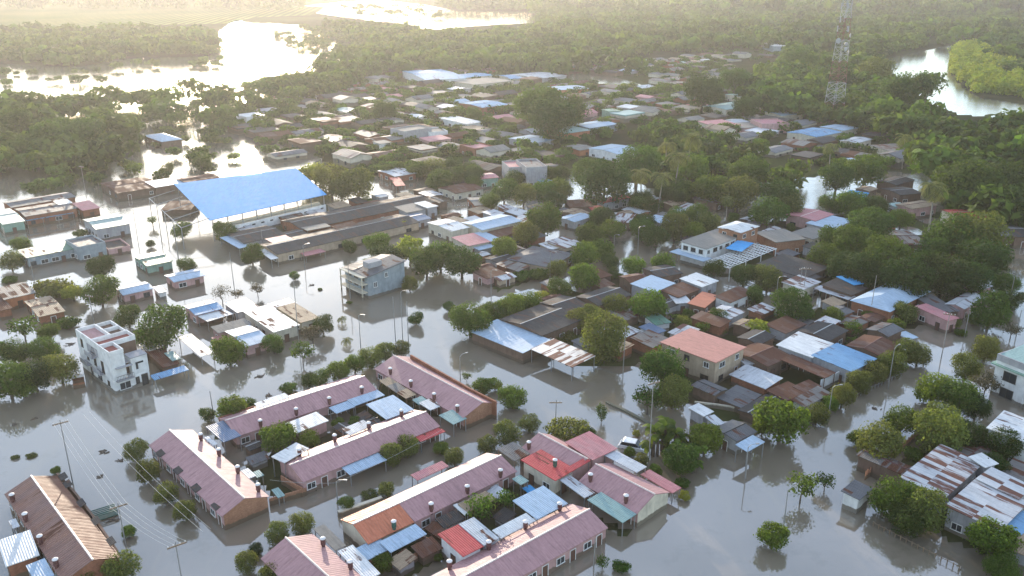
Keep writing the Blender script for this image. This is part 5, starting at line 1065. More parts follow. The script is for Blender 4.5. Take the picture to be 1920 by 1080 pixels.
# ---------------------------------------------------------------- trees traced one by one
T = tree
for n, (x, y) in zip(('topmost', 'second', 'third', 'lowest'), [(254, 843), (278, 883), (311, 923), (346, 955)]): T('olive', x, y, 41, n + ' clipped round tree along the left wall of the mauve roofed left terrace')
for k, x, y, w, lb in [
 ('olive', 225, 1060, 56, 'dense round tree at the lower end of the orange roofed terrace'), ('olive', 155, 1072, 44, 'small round tree against the orange roofed terrace at the bottom edge'),
 ('bright', 240, 994, 27, 'small bright green sapling standing alone in the water by the orange roofed terrace'), ('bright', 104, 881, 18, 'tiny leafy plant at the top corner of the orange roofed terrace'),
 ('olive', 462, 1054, 40, 'round street tree at the bottom edge left of the lower mauve roof'), ('dark', 480, 1028, 28, 'small dark tree just above the bottom edge beside the lower mauve roof'), ('olive', 510, 1075, 40, 'round tree in front of the lower mauve roof, at the bottom edge'),
 ('olive', 520, 998, 40, 'clipped round tree at the upper corner of the lower mauve roof'), ('olive', 566, 980, 42, 'clipped round tree in the lane beside the lower mauve roof'),
 ('round', 650, 942, 28, 'small round shrub at the left end of the raised planter'), ('low', 692, 925, 32, 'low reddish shrub in the middle of the raised planter'), ('olive', 724, 915, 30, 'round shrub at the right end of the raised planter'),
 ('olive', 734, 851, 42, 'round tree right of the sky blue awning'), ('olive', 765, 834, 42, 'round tree between the sky blue awning and the red and white awning'), ('olive', 852, 855, 36, 'single round tree in the lane above the dusty pink awning'),
 ('bright', 826, 838, 30, 'loose leafed tree by the red and white awning'), ('bright', 522, 822, 62, 'leafy plantain clump in the left courtyard'), ('bright', 578, 820, 42, 'leafy garden tree beside the white outhouse'), ('bright', 634, 793, 26, 'small bright shrub in the left courtyard, left one'), ('bright', 664, 790, 24, 'small bright shrub in the left courtyard, right one'),
 ('bright', 717, 1055, 42, 'bright leafy garden tree in the walled yard of the foreground'), ('bright', 821, 1044, 18, 'small upright bright plant near the crimson roof'), ('sparse', 900, 950, 60, 'sprawling dark garden tree in the right courtyard'), ('sparse', 950, 935, 46, 'thin creeper covered tree by the ochre awning'),
 ('olive', 950, 812, 46, 'bushy tree in the lane at the corner house, right one'), ('olive', 914, 832, 36, 'bushy tree in the lane at the corner house, left one'), ('olive', 992, 790, 36, 'round tree in the water above the pink corner house'),
 ('low', 1066, 802, 76, 'wide flowering shrub bed in the bay of the pink corner house'), ('bush', 1100, 808, 36, 'small bush at the right end of the flowering shrub bed'),
 ('bright', 1180, 845, 22, 'little hedge plant under the slatted pergola, first'), ('olive', 1203, 862, 26, 'little hedge plant under the slatted pergola, second'), ('bright', 1228, 880, 26, 'little hedge plant under the slatted pergola, third'), ('bush', 1279, 903, 30, 'bush at the outer tip of the pink lean-to'), ('yellow', 1284, 928, 22, 'yellowed bush standing in water at the outer tip of the pink lean-to'),
 ('yellow', 1194, 811, 15, 'tuft of yellow grass floating in the street'), ('slim', 1128, 772, 20, 'creeper covered stump standing in the flooded street'),
 ('banana', 1262, 812, 90, 'large banana clump left of the tall utility pole base'), ('banana', 1300, 845, 70, 'banana clump beside the bright tree at the flooded lane'), ('bright', 1322, 822, 62, 'bright green tree beside the banana clump'), ('dark', 1275, 855, 66, 'dark bush at the foot of the banana clump'),
 ('dark', 881, 594, 76, 'very round dark tree mirrored in the open water'), ('round', 842, 573, 20, 'small leafy twig beside the very round dark tree'),
 ('bright', 962, 740, 50, 'green tree at the river side of the mauve terrace, right one'), ('yellow', 928, 718, 30, 'yellow tipped tree at the river side of the mauve terrace, middle one'), ('bright', 905, 722, 38, 'green tree at the river side of the mauve terrace, left one'),
 ('sparse', 875, 703, 20, 'thin dry shrub at the river side of the mauve terrace'),
 ('bright', 958, 572, 52, 'light green bush row behind the very round dark tree, left bush'), ('round', 925, 585, 44, 'green bush right behind the very round dark tree'), ('bright', 995, 566, 46, 'light green bush row behind the very round dark tree, middle bush'), ('yellow', 1016, 555, 30, 'bush with orange blossom behind the dark roofs'), ('round', 1048, 540, 42, 'dark green bush between the bright water and the dark roofs'),
 ('tall', 1133, 628, 84, 'tall dark dense tree in the middle of the dark compound'), ('olive', 1080, 598, 42, 'round tree left of the tall dark tree'), ('olive', 1108, 590, 40, 'second round tree left of the tall dark tree'), ('olive', 1152, 572, 44, 'pale olive tree above the tall dark tree'), ('bright', 1218, 568, 68, 'trimmed bright green hedge like tree below the white sheet roofs'), ('low', 1055, 628, 50, 'bright fern like bush by the light blue roof'),
 ('round', 1243, 684, 80, 'dense tree in front of the salmon pink roofed house'), ('sparse', 1215, 740, 60, 'straggling bush by the tall utility pole'), ('dark', 1262, 735, 60, 'dark bush below the salmon pink roofed house'),
 ('round', 1349, 592, 36, 'dark round shrub by the orange rust shed'), ('yellow', 1421, 612, 46, 'glowing yellow green bush in the middle of the compound'), ('bright', 1352, 616, 24, 'small bright bush left of the glowing one'), ('olive', 1282, 606, 30, 'olive shrub above the salmon pink roof'), ('round', 1291, 588, 22, 'small green shrub above the olive one'), ('sparse', 1318, 612, 30, 'scrubby bush at the back edge of the salmon pink roof'),
 ('round', 1487, 570, 70, 'round crowned tree on a bare trunk beside the flooded lane'), ('bright', 1416, 542, 28, 'bright sapling in front of the dark green trees'), ('bright', 1466, 787, 92, 'big bright feathery tree by the low dark roofs'), ('bright', 1430, 800, 40, 'leafy lower branch bush left of the feathery tree'),
 ('olive', 1722, 662, 46, 'topmost tree of the long hedge row along the right hand street'), ('olive', 1698, 655, 48, 'second tree of the hedge row along the right hand street'), ('olive', 1672, 680, 46, 'third tree of the hedge row along the right hand street'), ('olive', 1641, 695, 46, 'fourth tree of the hedge row along the right hand street'), ('olive', 1612, 714, 46, 'fifth tree of the hedge row along the right hand street'), ('olive', 1580, 741, 46, 'sixth tree of the hedge row along the right hand street'), ('bright', 1555, 758, 32, 'small bright seventh tree of the hedge row along the right hand street'), ('olive', 1532, 775, 42, 'lowest tree of the hedge row along the right hand street'),
 ('olive', 1850, 650, 50, 'round tree left of the white two storey house, upper one'), ('olive', 1812, 688, 50, 'round tree left of the white two storey house, lower one'), ('dull', 1850, 715, 50, 'dry brownish tree at the corner of the white two storey house'),
 ('bright', 1752, 728, 68, 'broad green tree at the street bend, left crown'), ('broad', 1802, 742, 76, 'broad green tree at the street bend, right crown'), ('dark', 1832, 762, 50, 'dark bushy tree below the broad ones at the street bend'), ('round', 1692, 786, 58, 'green tree leaning over the street above the slat fence'),
 ('olive', 1765, 782, 62, 'olive tree behind the slat fence'), ('dark', 1760, 812, 80, 'dark tree mass behind the striped rusty roofs, left'), ('dark', 1818, 815, 66, 'dark tree mass behind the striped rusty roofs, middle'), ('dark', 1882, 832, 66, 'dark tree mass behind the striped rusty roofs, right'), ('dark', 1860, 870, 60, 'dark tree at the back corner of the striped rusty roofs'),
 ('olive', 1648, 830, 80, 'wide tree spreading over the street beside the slat fence'), ('bright', 1612, 818, 40, 'light branch crown at the street side of the wide tree'),
 ('sparse', 1505, 905, 62, 'half drowned leafy tree in the flooded street'), ('sparse', 1548, 898, 40, 'half drowned smaller tree right of the leafy one'), ('bright', 1450, 1000, 60, 'bright flat topped young tree alone in the water by the street lamp'),
 ('round', 1676, 930, 76, 'dense tree at the left front of the striped rusty roofs'), ('olive', 1735, 955, 80, 'dense tree in front of the striped rusty roofs'), ('dark', 1705, 970, 70, 'dark bush mass below the dense front trees'), ('bright', 1862, 1010, 84, 'tree at the lower right in front of the rusty roofs'), ('dark', 1880, 1060, 60, 'dark bush at the lower right corner'),
 ('bush', 1165, 1060, 34, 'bush at the bottom edge right of the end of the bottom centre terrace'), ('sparse', 1130, 1050, 30, 'thin plant in the water by the bottom centre terrace'),
 ('bright', 1560, 592, 42, 'green tree behind the dark brown roof with a cloth'), ('bright', 1627, 590, 22, 'small bright shrub in front of the pale blue hipped roof'), ('sparse', 1600, 612, 40, 'wild bush between the dark roofs'), ('olive', 1697, 584, 42, 'drooping tree beside the rose roofed house'), ('bright', 1680, 610, 30, 'bush below the drooping tree'),
 ('round', 1858, 582, 64, 'green tree right of the zinc house'), ('dark', 1895, 558, 46, 'dark tree over the flooded lane at the right edge'), ('bright', 1827, 596, 26, 'bright bush between the poles right of the rose roofed house'), ('bush', 1802, 622, 24, 'small bush at the foot of the pole by the rose roofed house'), ('dull', 1898, 615, 34, 'brownish tree above the white two storey house'), ('olive', 1790, 605, 24, 'flowering shrub at the end of the rose roofed house'),
 # middle right wood
 ('broad', 1635, 420, 84, 'tall lit tree in the wood right of the villa'), ('broad', 1600, 458, 80, 'lit tree of the wood right of the villa, in front of the tall one'), ('broad', 1662, 482, 90, 'broad dark tree of the wood right of the villa'), ('round', 1568, 452, 60, 'bushy tree nearest the beige flat roof'), ('round', 1545, 478, 54, 'low bushy tree under the beige flat roof'), ('dark', 1640, 388, 50, 'round tree crown behind the tall lit tree'), ('bright', 1690, 410, 44, 'pale tree in the gap beside the slate roof'), ('dark', 1620, 505, 80, 'dark shaded trees behind the long dark brown roof, left'), ('dark', 1700, 520, 90, 'dark shaded trees behind the pale blue hipped roof'), ('dark', 1580, 500, 60, 'dark shaded bush under the lit trees'),
 ('broad', 1788, 440, 100, 'wide tree in front of the curved red roof, left crown'), ('dark', 1830, 440, 100, 'wide tree in front of the curved red roof, right crown'), ('dark', 1845, 485, 90, 'dark lower crown of the wide tree by the flooded lane'), ('round', 1745, 475, 60, 'lit bushy tree left of the wide tree'), ('dark', 1770, 515, 90, 'shaded grey green tree above the metal roofed house'), ('dark', 1815, 525, 80, 'shaded tree above the zinc house'), ('round', 1725, 500, 50, 'shaded shrub with a bright tip between the big trees'), ('dark', 1885, 530, 50, 'shaded tree by the right edge of the flooded lane'),
 ('broad', 1815, 345, 110, 'large sunlit tree left of the right edge woods'), ('palm', 1755, 352, 66, 'coconut palm leaning beside the large sunlit tree'), ('dark', 1880, 345, 100, 'large dark tree at the right edge above the red roof'), ('dark', 1850, 375, 80, 'dark tree behind the curved red roof'), ('dark', 1915, 390, 90, 'dark tree cut by the right edge'),
 ('broad', 1570, 332, 62, 'tree standing in water at the far crossing'), ('dark', 1622, 318, 72, 'dark tree right of the far crossing'), ('bright', 1600, 382, 60, 'light green bush below the far crossing'), ('round', 1560, 380, 40, 'round bush left of the strong blue awning'),
 ('dark', 1135, 345, 94, 'very dark round tree at the edge of the central wood'), ('broad', 1108, 322, 70, 'tree left behind the very dark round one'), ('broad', 1195, 305, 80, 'lit tree in the central wood above the very dark round one'), ('bright', 1290, 312, 70, 'large tree in the middle of the central wood'), ('broad', 1335, 350, 70, 'tree in the lower middle of the central wood'), ('olive', 1385, 362, 66, 'dark tree in the lower right of the central wood'), ('broad', 1405, 325, 70, 'tree behind the banana patch of the central wood'), ('banana', 1455, 335, 60, 'banana patch above the far crossing'), ('banana', 1475, 350, 40, 'second banana patch above the far crossing'), ('banana', 1305, 355, 34, 'banana plants in the central wood'), ('dark', 1460, 370, 70, 'dark trees by the far crossing water'),
 ('palm', 1205, 318, 56, 'coconut palm with yellowed fronds in the central wood'), ('palm', 1238, 330, 56, 'slender coconut palm above the grey walled red roofed house'), ('palm', 1268, 300, 56, 'coconut palm at the top of the central wood'), ('palm', 1290, 270, 54, 'far coconut palm of the central wood'), ('palm', 1250, 268, 50, 'coconut palm behind the white gabled house'), ('palm', 1560, 275, 44, 'coconut palm below the transmission tower'), ('palm', 1365, 372, 36, 'small palm above the villa'), ('palm', 1700, 262, 44, 'far palm with a thin pale trunk at the right wood'),
 ('round', 1275, 355, 44, 'round bush below the coconut palms'), ('round', 1310, 402, 40, 'dark round bush in the gap above the villa'), ('round', 1440, 395, 60, 'pinkish topped hedge left of the far flooded crossing'), ('olive', 1480, 388, 50, 'hedge tree right of the pinkish topped hedge'), ('round', 1375, 408, 20, 'small bright tree behind the pyramid roof'),
 ('bright', 1300, 435, 44, 'flowering hedge behind the villa, left part'), ('olive', 1330, 425, 46, 'flowering hedge behind the villa, right part'), ('dark', 1265, 425, 50, 'dark trees left of the villa'), ('round', 1205, 428, 46, 'round tree between the two street lamps'), ('dark', 1230, 445, 46, 'dark round tree beside the street lamp'), ('round', 1147, 428, 44, 'bushy tree in front of the light blue gabled roof'), ('dark', 1105, 440, 50, 'dark low tree under the light blue gabled roof'), ('dark', 1020, 412, 66, 'dark slope of bushes above the brown gap'),
 ('round', 945, 356, 46, 'round tree by the brown gabled house'), ('dark', 918, 376, 40, 'dark tree by the bend of the water'), ('olive', 982, 364, 40, 'pale tree right of the brown gabled house'), ('round', 1020, 358, 42, 'dark bushes above the brown gap, left'), ('round', 1048, 352, 46, 'dark bushes above the brown gap, right'),
 ('bright', 945, 464, 48, 'vivid green tree left of the lilac awning'), ('olive', 985, 438, 50, 'olive tree at the end of the long white roof'), ('bright', 1095, 476, 54, 'vivid green tree cluster right of the hipped roof, left'), ('bright', 1130, 465, 46, 'vivid green tree cluster right of the hipped roof, right'), ('round', 1145, 490, 32, 'round green bush at the street lamp'), ('bright', 1095, 522, 54, 'clipped bright round bush in the middle of the street'), ('bush', 1010, 512, 40, 'low hedge in front of the hipped roof, right'), ('bush', 978, 516, 36, 'low hedge in front of the hipped roof, left'), ('olive', 1045, 503, 36, 'brown green bush under the hipped roof'), ('bright', 1190, 497, 44, 'light hedge in front of the slate roofed house, left'), ('bright', 1245, 492, 44, 'light hedge in front of the slate roofed house, right'), ('round', 1150, 512, 22, 'tiny dark bush beside the rusty back roof'),
 ('dark', 1440, 520, 50, 'dark green tree under the villa pergola, right'), ('dark', 1395, 515, 46, 'dark green tree under the villa pergola, left'), ('round', 1340, 500, 40, 'shrub at the foot of the villa pergola'), ('round', 1415, 555, 34, 'small green tree at the narrow water below the villa'),
 ('yellow', 768, 465, 60, 'yellow green lit tree at the near end of the dark terraces'), ('bright', 707, 452, 48, 'lit tree beside the grey three storey house'), ('dark', 725, 478, 54, 'dark tree behind the grey three storey house'), ('round', 825, 478, 60, 'bushy trees at the centre shore, left'), ('dark', 865, 488, 66, 'bushy trees at the centre shore, right'), ('dark', 800, 492, 60, 'low dark tree right of the grey three storey house'), ('yellow', 755, 420, 30, 'small yellow green bush by the near dark terrace'), ('round', 655, 460, 26, 'bright bush in front of the near dark terrace'), ('olive', 768, 530, 30, 'creeper on the water side of the grey three storey house'), ('round', 695, 500, 34, 'tree over the roof edge of the grey three storey house'),
 ('round', 472, 476, 38, 'small dark tree at the left end of the near dark terrace'), ('round', 422, 432, 42, 'dark bush in front of the blue hall'), ('round', 340, 428, 36, 'dark tree mirrored in the avenue by the hall'),
 ('dark', 190, 500, 52, 'dark tree at the front of the green roofed terrace, upper'), ('round', 188, 543, 58, 'dark tree left of the blue grey roofed brick house'), ('low', 100, 538, 84, 'sprawling bright shrub bed in the water at the left'), ('yellow', 135, 545, 44, 'yellow green bush at the right of the shrub bed'), ('olive', 20, 487, 38, 'brownish tree at the left edge by the green roofed terrace'), ('bush', 18, 522, 28, 'small bush at the left edge'), ('round', 350, 498, 32, 'bush behind the pink brick house'), ('bright', 40, 455, 36, 'low weeds behind the green roofed terrace, left'), ('bush', 150, 436, 26, 'low weeds behind the flat grey house'),
 ('round', 282, 456, 15, 'round shrub floating free on the avenue'), ('short_palm', 183, 337, 20, 'small palm standing in the glittering water'), ('short_palm', 250, 352, 30, 'palm by the corner of the avenue'), ('sparse', 285, 412, 20, 'thin shrub mirrored in the avenue'),
 ('round', 303, 612, 88, 'broad olive green tree behind the white three storey house'), ('round', 240, 592, 42, 'round tree left behind the white three storey house'), ('dull', 272, 622, 40, 'brownish bush by the red rooftop'), ('bright', 429, 654, 62, 'round tree between the tarpaulin and the blue gabled house'), ('bush', 127, 602, 42, 'clipped bush beside the brown shed'), ('sparse', 42, 608, 56, 'loose tree in front of the brown shed'), ('dark', 90, 620, 40, 'dark shrub below the brown shed'),
 ('dark', 22, 655, 62, 'tree mass at the left edge, upper'), ('round', 80, 652, 50, 'pointed tree of the left tree mass'), ('dark', 112, 690, 56, 'dark round tree at the water side of the left tree mass'), ('dark', 62, 700, 66, 'tree in the middle of the left tree mass'), ('round', 15, 710, 70, 'tree mass at the left edge, lower'), ('bright', 45, 728, 40, 'bright tip at the bottom of the left tree mass'),
 ('bare', 415, 546, 40, 'bare pale tree behind the shining compound'), ('dull', 445, 548, 26, 'dark floating brush beside the bare tree'), ('dull', 482, 540, 26, 'floating brush heap in the open water'),
 ('short_palm', 640, 594, 26, 'small palm alone in the water right of the compound'), ('short_palm', 648, 634, 30, 'bright young palm in the water'), ('sparse', 566, 652, 50, 'drowned sparse tree with its crown just above water'), ('dark', 605, 606, 40, 'dark bush at the right side of the compound, upper'), ('dull', 585, 622, 42, 'dark bush at the right side of the compound, lower'), ('round', 512, 642, 40, 'low dark bush under the compound wall'), ('bush', 540, 725, 32, 'round bush in the water behind the long pink terrace'),
 ('olive', 752, 652, 30, 'clipped round shrub at the tip of the mauve terrace'), ('olive', 722, 658, 36, 'first hedge tree behind the long pink terrace from the right'), ('olive', 695, 668, 40, 'second hedge tree behind the long pink terrace from the right'), ('bright', 665, 682, 40, 'third hedge tree behind the long pink terrace from the right'), ('bright', 635, 696, 42, 'fourth hedge tree behind the long pink terrace from the right'), ('round', 600, 706, 38, 'fifth hedge tree behind the long pink terrace from the right'), ('round', 580, 712, 28, 'last small hedge tree behind the long pink terrace'),
 ('bright', 436, 764, 58, 'wide garden tree behind the left end of the long pink terrace'), ('round', 462, 758, 30, 'small bush right of the wide garden tree'), ('round', 388, 776, 26, 'small tree by the short pole'),
 ('round', 780, 595, 27, 'drowned dark shrub in the middle of the open water'), ('round', 552, 516, 16, 'lone little tree crown above the open water'), ('bush', 600, 541, 9, 'tiny round bush top in the open water'), ('bush', 655, 566, 12, 'tiny bush by the grey three storey house'),
 ('low', 58, 852, 20, 'patch of floating green weeds near the left edge, right one'), ('low', 28, 856, 16, 'patch of floating green weeds near the left edge, left one'),
]: T(k, x, y, w, lb)
# big trees of the left belt, the middle town and the right wood that can still be told apart
for k, x, y, w, lb in [('spreading', 125, 232, 120, 'great flat crowned tree at the far left'), ('broad', 237, 252, 44, 'round lit tree in front of the white tent roof'), ('spreading', 60, 262, 90, 'wide tree at the left edge above the glittering water'), ('dark', 20, 232, 70, 'tree cut by the left edge above the glitter'), ('broad', 245, 275, 30, 'dark tree beneath the round lit tree'), ('round', 380, 305, 32, 'dark round tree left of the blue hall roof'), ('round', 313, 318, 26, 'small dark tree in the glitter left of the hall'), ('sparse', 375, 290, 34, 'half drowned pale tree in the glitter'),
 ('broad', 1010, 200, 90, 'large tree clump of the mid town, left crown'), ('broad', 1060, 205, 80, 'large tree clump of the mid town, right crown'), ('dark', 1035, 225, 90, 'shaded lower crown of the mid town clump'), ('round', 890, 215, 26, 'brown tinted tree in front of the sky blue roofed brick building'), ('broad', 720, 205, 46, 'smoky olive tree in the mid town'), ('yellow', 590, 320, 60, 'yellow lit bushes behind the blue hall roof'), ('olive', 620, 335, 60, 'lit bush at the right corner of the blue hall'), ('olive', 670, 345, 60, 'bushes along the back of the far dark terrace'), ('olive', 640, 355, 40, 'bush beside the right tip of the blue hall roof'),
 ('dark', 1320, 170, 70, 'round dark tree of the upper right town'), ('broad', 1380, 150, 60, 'round tree left of the transmission tower'), ('broad', 1500, 115, 60, 'lit tree behind the transmission tower'), ('dark', 1640, 140, 60, 'dark tree on the near river bank'), ('sparse', 1740, 160, 70, 'pale leafless looking tree on the river bank'), ('broad', 1700, 175, 90, 'dark trees in front of the river, left'), ('dark', 1400, 200, 50, 'dark conical tree by the cream green roofs')]: T(k, x, y, w, lb)

# ---------------------------------------------------------------- poles and street lamps
PL = {}
for i, (x, y, h, arm, lb) in enumerate([
 (137, 908, 9.0, 'cross', 'leaning grey utility pole above the orange roofed terrace at the lower left'), (239, 1038, 6.5, 'cross', 'utility pole in the water below the bright sapling at the lower left'), (352, 1150, 8.5, 'cross', 'utility pole cut by the bottom edge with the bundle of wires'),
 (1217, 862, 11.5, 'cross', 'tall pale utility pole left of the banana clump'), (1041, 800, 4.2, 'cross', 'short utility pole behind the flowering shrub bed'), (677, 660, 6.6, 'lamp', 'street lamp alone in the open water above the hedge'),
 (742, 640, 8.2, 'none', 'left pole of the three in front of the grey three storey house'), (755, 637, 8.8, 'lamp', 'middle pole of the three in front of the grey three storey house'), (766, 648, 8.0, 'none', 'right pole of the three in front of the grey three storey house'),
 (163, 374, 9.5, 'cross', 'pole in the bright glitter above the left terraces'), (261, 467, 8.8, 'none', 'pole beside the floating shrub of the avenue'), (305, 466, 9.0, 'none', 'slender pole in the avenue near the hall'), (337, 500, 9.2, 'lamp', 'lamp pole beside the green roofed low house'), (440, 545, 8.0, 'none', 'pole in the open water left of the near dark terrace'), (65, 532, 5.0, 'lamp', 'lamp pole in front of the green roofed terrace'), (572, 506, 5.4, 'lamp', 'lamp post at the front of the near dark terrace'), (494, 470, 5, 'none', 'thin post at the left gable of the near dark terrace'),
 (176, 604, 5.4, 'cross', 'pole behind the white three storey house'), (399, 768, 3.0, 'none', 'short stick pole by the wide garden tree'), (560, 640, 11.5, 'none', 'tall thin pole in front of the shining compound'), (657, 560, 7.6, 'none', 'pole on the left of the grey three storey house'), (865, 420, 5.0, 'cross', 'twin pole at the bend of the bright water'), (877, 420, 5.0, 'none', 'second pole at the bend of the bright water'), (970, 410, 4.6, 'lamp', 'lamp at the end of the long white roof'),
 (1031, 526, 6.0, 'lamp', 'street lamp in front of the dark grey hipped roof'), (1072, 502, 4.2, 'none', 'post by the vivid green tree cluster'), (1151, 477, 4.4, 'lamp', 'street lamp right of the vivid green tree cluster'), (1196, 477, 6.2, 'lamp', 'taller street lamp between the round trees'), (921, 568, 6.5, 'lamp', 'street lamp left of the light green bush row'), (1432, 390, 5.8, 'lamp', 'street lamp by the pinkish topped hedge'), (1451, 592, 7.4, 'lamp', 'street lamp left of the round crowned tree'),
 (1808, 632, 6.0, 'none', 'concrete pole right of the rose roofed house'), (1765, 670, 8.0, 'cross', 'leaning pole in the flooded crossing'), (1665, 730, 6.8, 'lamp', 'street lamp in the upper part of the hedge row'), (1552, 788, 5.2, 'lamp', 'street lamp at the lower end of the hedge row'), (1905, 632, 5.0, 'lamp', 'lamp above the roof of the white two storey house'), (1890, 576, 6.0, 'none', 'pole at the flooded lane on the right edge'), (1630, 600, 8.6, 'none', 'pole in front of the pale blue hipped roof'), (1470, 982, 4.6, 'lamp', 'curved street lamp beside the flat topped young tree'), (1398, 898, 4.6, 'lamp', 'street lamp beside the open light blue kiosk'), (633, 946, 3.2, 'lamp', 'street lamp in the lane by the raised planter'), (1113, 1062, 3.6, 'none', 'white post below the bottom centre terrace'),
 (1580, 745, 4.5, 'none', 'thin green post at the white garden wall'), (863, 712, 4.0, 'lamp', 'bent street lamp behind the mauve terrace'), (1505, 560, 6.5, 'cross', 'pole above the patched grey roof'), (1497, 560, 6.5, 'cross', 'second pole above the patched grey roof'), (1168, 700, 8.0, 'none', 'wooden pole left of the dense tree at the salmon house')]):
    PL[i] = pole(lb, x, y, h, arm=arm, az=HR.uniform(-40, 40) if i > 2 else 35, lean=HR.uniform(-.12, .12))
def wires(lb, A, B, offs, hz=-.2, sag=.45, r=.014):
    m = MB(); a, ha = A; b_, hb = B
    for ox, oz in offs:
        pts = [];
        for k in range(13):
            t_ = k / 12; p = a.lerp(b_, t_); z = (ha + hz + oz) * (1 - t_) + (hb + hz + oz) * t_ - sag * 4 * t_ * (1 - t_); pts.append((p.x + ox * .8, p.y + ox * .55, z))
        m.tube(pts, r, 4, cap=False)
    tag(m.build('overhead_wires', MATS['wire']), lb, 'power line')
wires('bundle of overhead wires between the leaning pole and the pole below the sapling', PL[0], PL[1], [(-.8, 0), (-.3, 0), (.3, 0), (.8, 0)])
wires('bundle of overhead wires running down to the bottom edge', PL[1], PL[2], [(-.8, 0), (-.3, 0), (.3, 0), (.8, 0)])
wires('outer pair of overhead wires passing from the leaning pole to the bottom edge', PL[0], PL[2], [(2.6, .3), (3.4, .3)], sag=.7)
wires('thin cable along the lane between the courtyards', PL[40], (Q(15, 1690, 745, 0), 3.5), [(0, 0)], sag=.3)
wires('thin cable from the lane lamp to the brick end wall', PL[40], (Q(15, 540, 1070, 0), 3.0), [(0, 0)], sag=.2)

# ---------------------------------------------------------------- transmission tower
def tower():
    b0 = P(1560, 232, 0); e = empty('lattice_tower', (b0.x, b0.y, 0), R(20)); e['label'] = 'tall red and white lattice radio tower with antenna panels and dishes'; e['category'] = 'tower'
    Ht = 58.0; ns = 7; hh = Ht / ns
    def hw(z): return 3.2 - 2.3 * min(1, z / Ht) ** .8
    for s in range(ns):
        m = MB(); z0 = s * hh; sub = 3
        for q in range(sub):
            za, zb = z0 + hh * q / sub, z0 + hh * (q + 1) / sub; a, b_ = hw(za), hw(zb)
            ca = [(-a, -a, za), (a, -a, za), (a, a, za), (-a, a, za)]; cb = [(-b_, -b_, zb), (b_, -b_, zb), (b_, b_, zb), (-b_, b_, zb)]
            for i in range(4):
                j = (i + 1) % 4; m.tube([ca[i], cb[i]], .13, 4); m.tube([ca[i], cb[j]], .055, 4); m.tube([ca[j], cb[i]], .055, 4); m.tube([cb[i], cb[j]], .055, 4)
        m.build('tower_section', MATS['tower_red' if s % 2 == 0 else 'tower_white'], e)
    for k, (z, a) in enumerate([(46, 0), (46, 2.1), (46, 4.2), (41, 1), (41, 3.1), (37.5, .4), (37.5, 2.6), (37.5, 4.7)]):
        r = hw(z) + .9; x, y = math.cos(a) * r, math.sin(a) * r; m = MB(); m.box(x - .2, x + .2, y - .15, y + .15, z - 1.1, z + 1.1); m.tube([(x * .6, y * .6, z), (x, y, z)], .06, 4); m.build('antenna_panel', MATS['tower_white'], e)
    for z, a, r0 in [(33, 3.4, 1.1), (35, 5.4, .9), (30, 4.6, .8), (28.5, 5.8, .7), (31.5, .3, .8)]:
        m = MB(); m.lathe([(.05, -.1), (r0 * .6, 0), (r0, .3), (r0, .34)], 14); o = m.build('dish', MATS['tower_white'], e); r = hw(z) + .7
        o.location = (math.cos(a) * r, math.sin(a) * r, z); o.rotation_euler = (0, math.pi / 2, a)
tower()

# ---------------------------------------------------------------- vehicles and small things
def car():
    v = Q(17, 1218, 285, 0); e = empty('car', (v.x, v.y, 0), R(-22)); B_ = MATS['car_white']
    def prof(name, pts, w, mat, par):
        m = MB(); n = len(pts)
        m.poly([(x, -w, z) for x, z in pts]); m.poly([(x, w, z) for x, z in pts][::-1])
        for i in range(n): j = (i + 1) % n; m.poly([(pts[i][0], -w, pts[i][1]), (pts[i][0], w, pts[i][1]), (pts[j][0], w, pts[j][1]), (pts[j][0], -w, pts[j][1])])
        o = m.build(name, mat, par); bv = o.modifiers.new('bevel', 'BEVEL'); bv.width = .06; bv.segments = 2; return o
    prof('body', [(-2.0, -.5), (2.0, -.5), (2.05, .15), (1.95, .32), (1.0, .45), (-1.8, .48), (-2.0, .3)], .84, B_, e)
    prof('roof', [(-1.5, .9), (.35, .95), (.30, 1.02), (-1.3, 1.02)], .66, B_, e)
    prof('windows', [(-1.78, .47), (1.02, .46), (.35, .92), (-1.45, .92)], .70, MATS['car_glass'], e)
    for s in (-1, 1):
        m = MB(); m.box(1.98, 2.07, s * .62 - .16, s * .62 + .16, .02, .18); m.build('headlight', MATS['cap_white'], e)
        m = MB(); m.box(.7, .85, s * .86, s * 1.0, .48, .6); m.build('mirror', B_, e)
    for x in (-1.3, 1.3):
        for s in (-1, 1):
            m = MB(); m.tube([(x, s * .70, -.25), (x, s * .87, -.25)], .32, 14); m.build('wheel', MATS['rubber'], e)
    tag(e, 'white car half under water behind the slatted pergola', 'car')
car()
def truck():
    v = Q(9, 595, 815, 0); e = empty('truck', (v.x, v.y, 0), R(118)); m = MB(); m.box(-.9, .9, -.8, .8, -.5, .55); m.box(-.9, -.82, -.8, .8, .553, .9)
    m.build('cargo_bed', MATS['wbrick'], e); m = MB(); m.box(.95, 2.0, -.8, .8, -.5, 1.0); m.build('cab', MATS['rust'], e)
    m = MB(); m.box(.92, 2.05, -.85, .85, 1.003, 1.09); m.build('cab_roof', MATS['cap_white'], e); m = MB(); m.box(2.003, 2.02, -.7, .7, .45, .9); m.build('windscreen', MATS['car_glass'], e)
    tag(e, 'small rusty truck with a white cab roof drowned beside the white three storey house', 'truck')
truck()
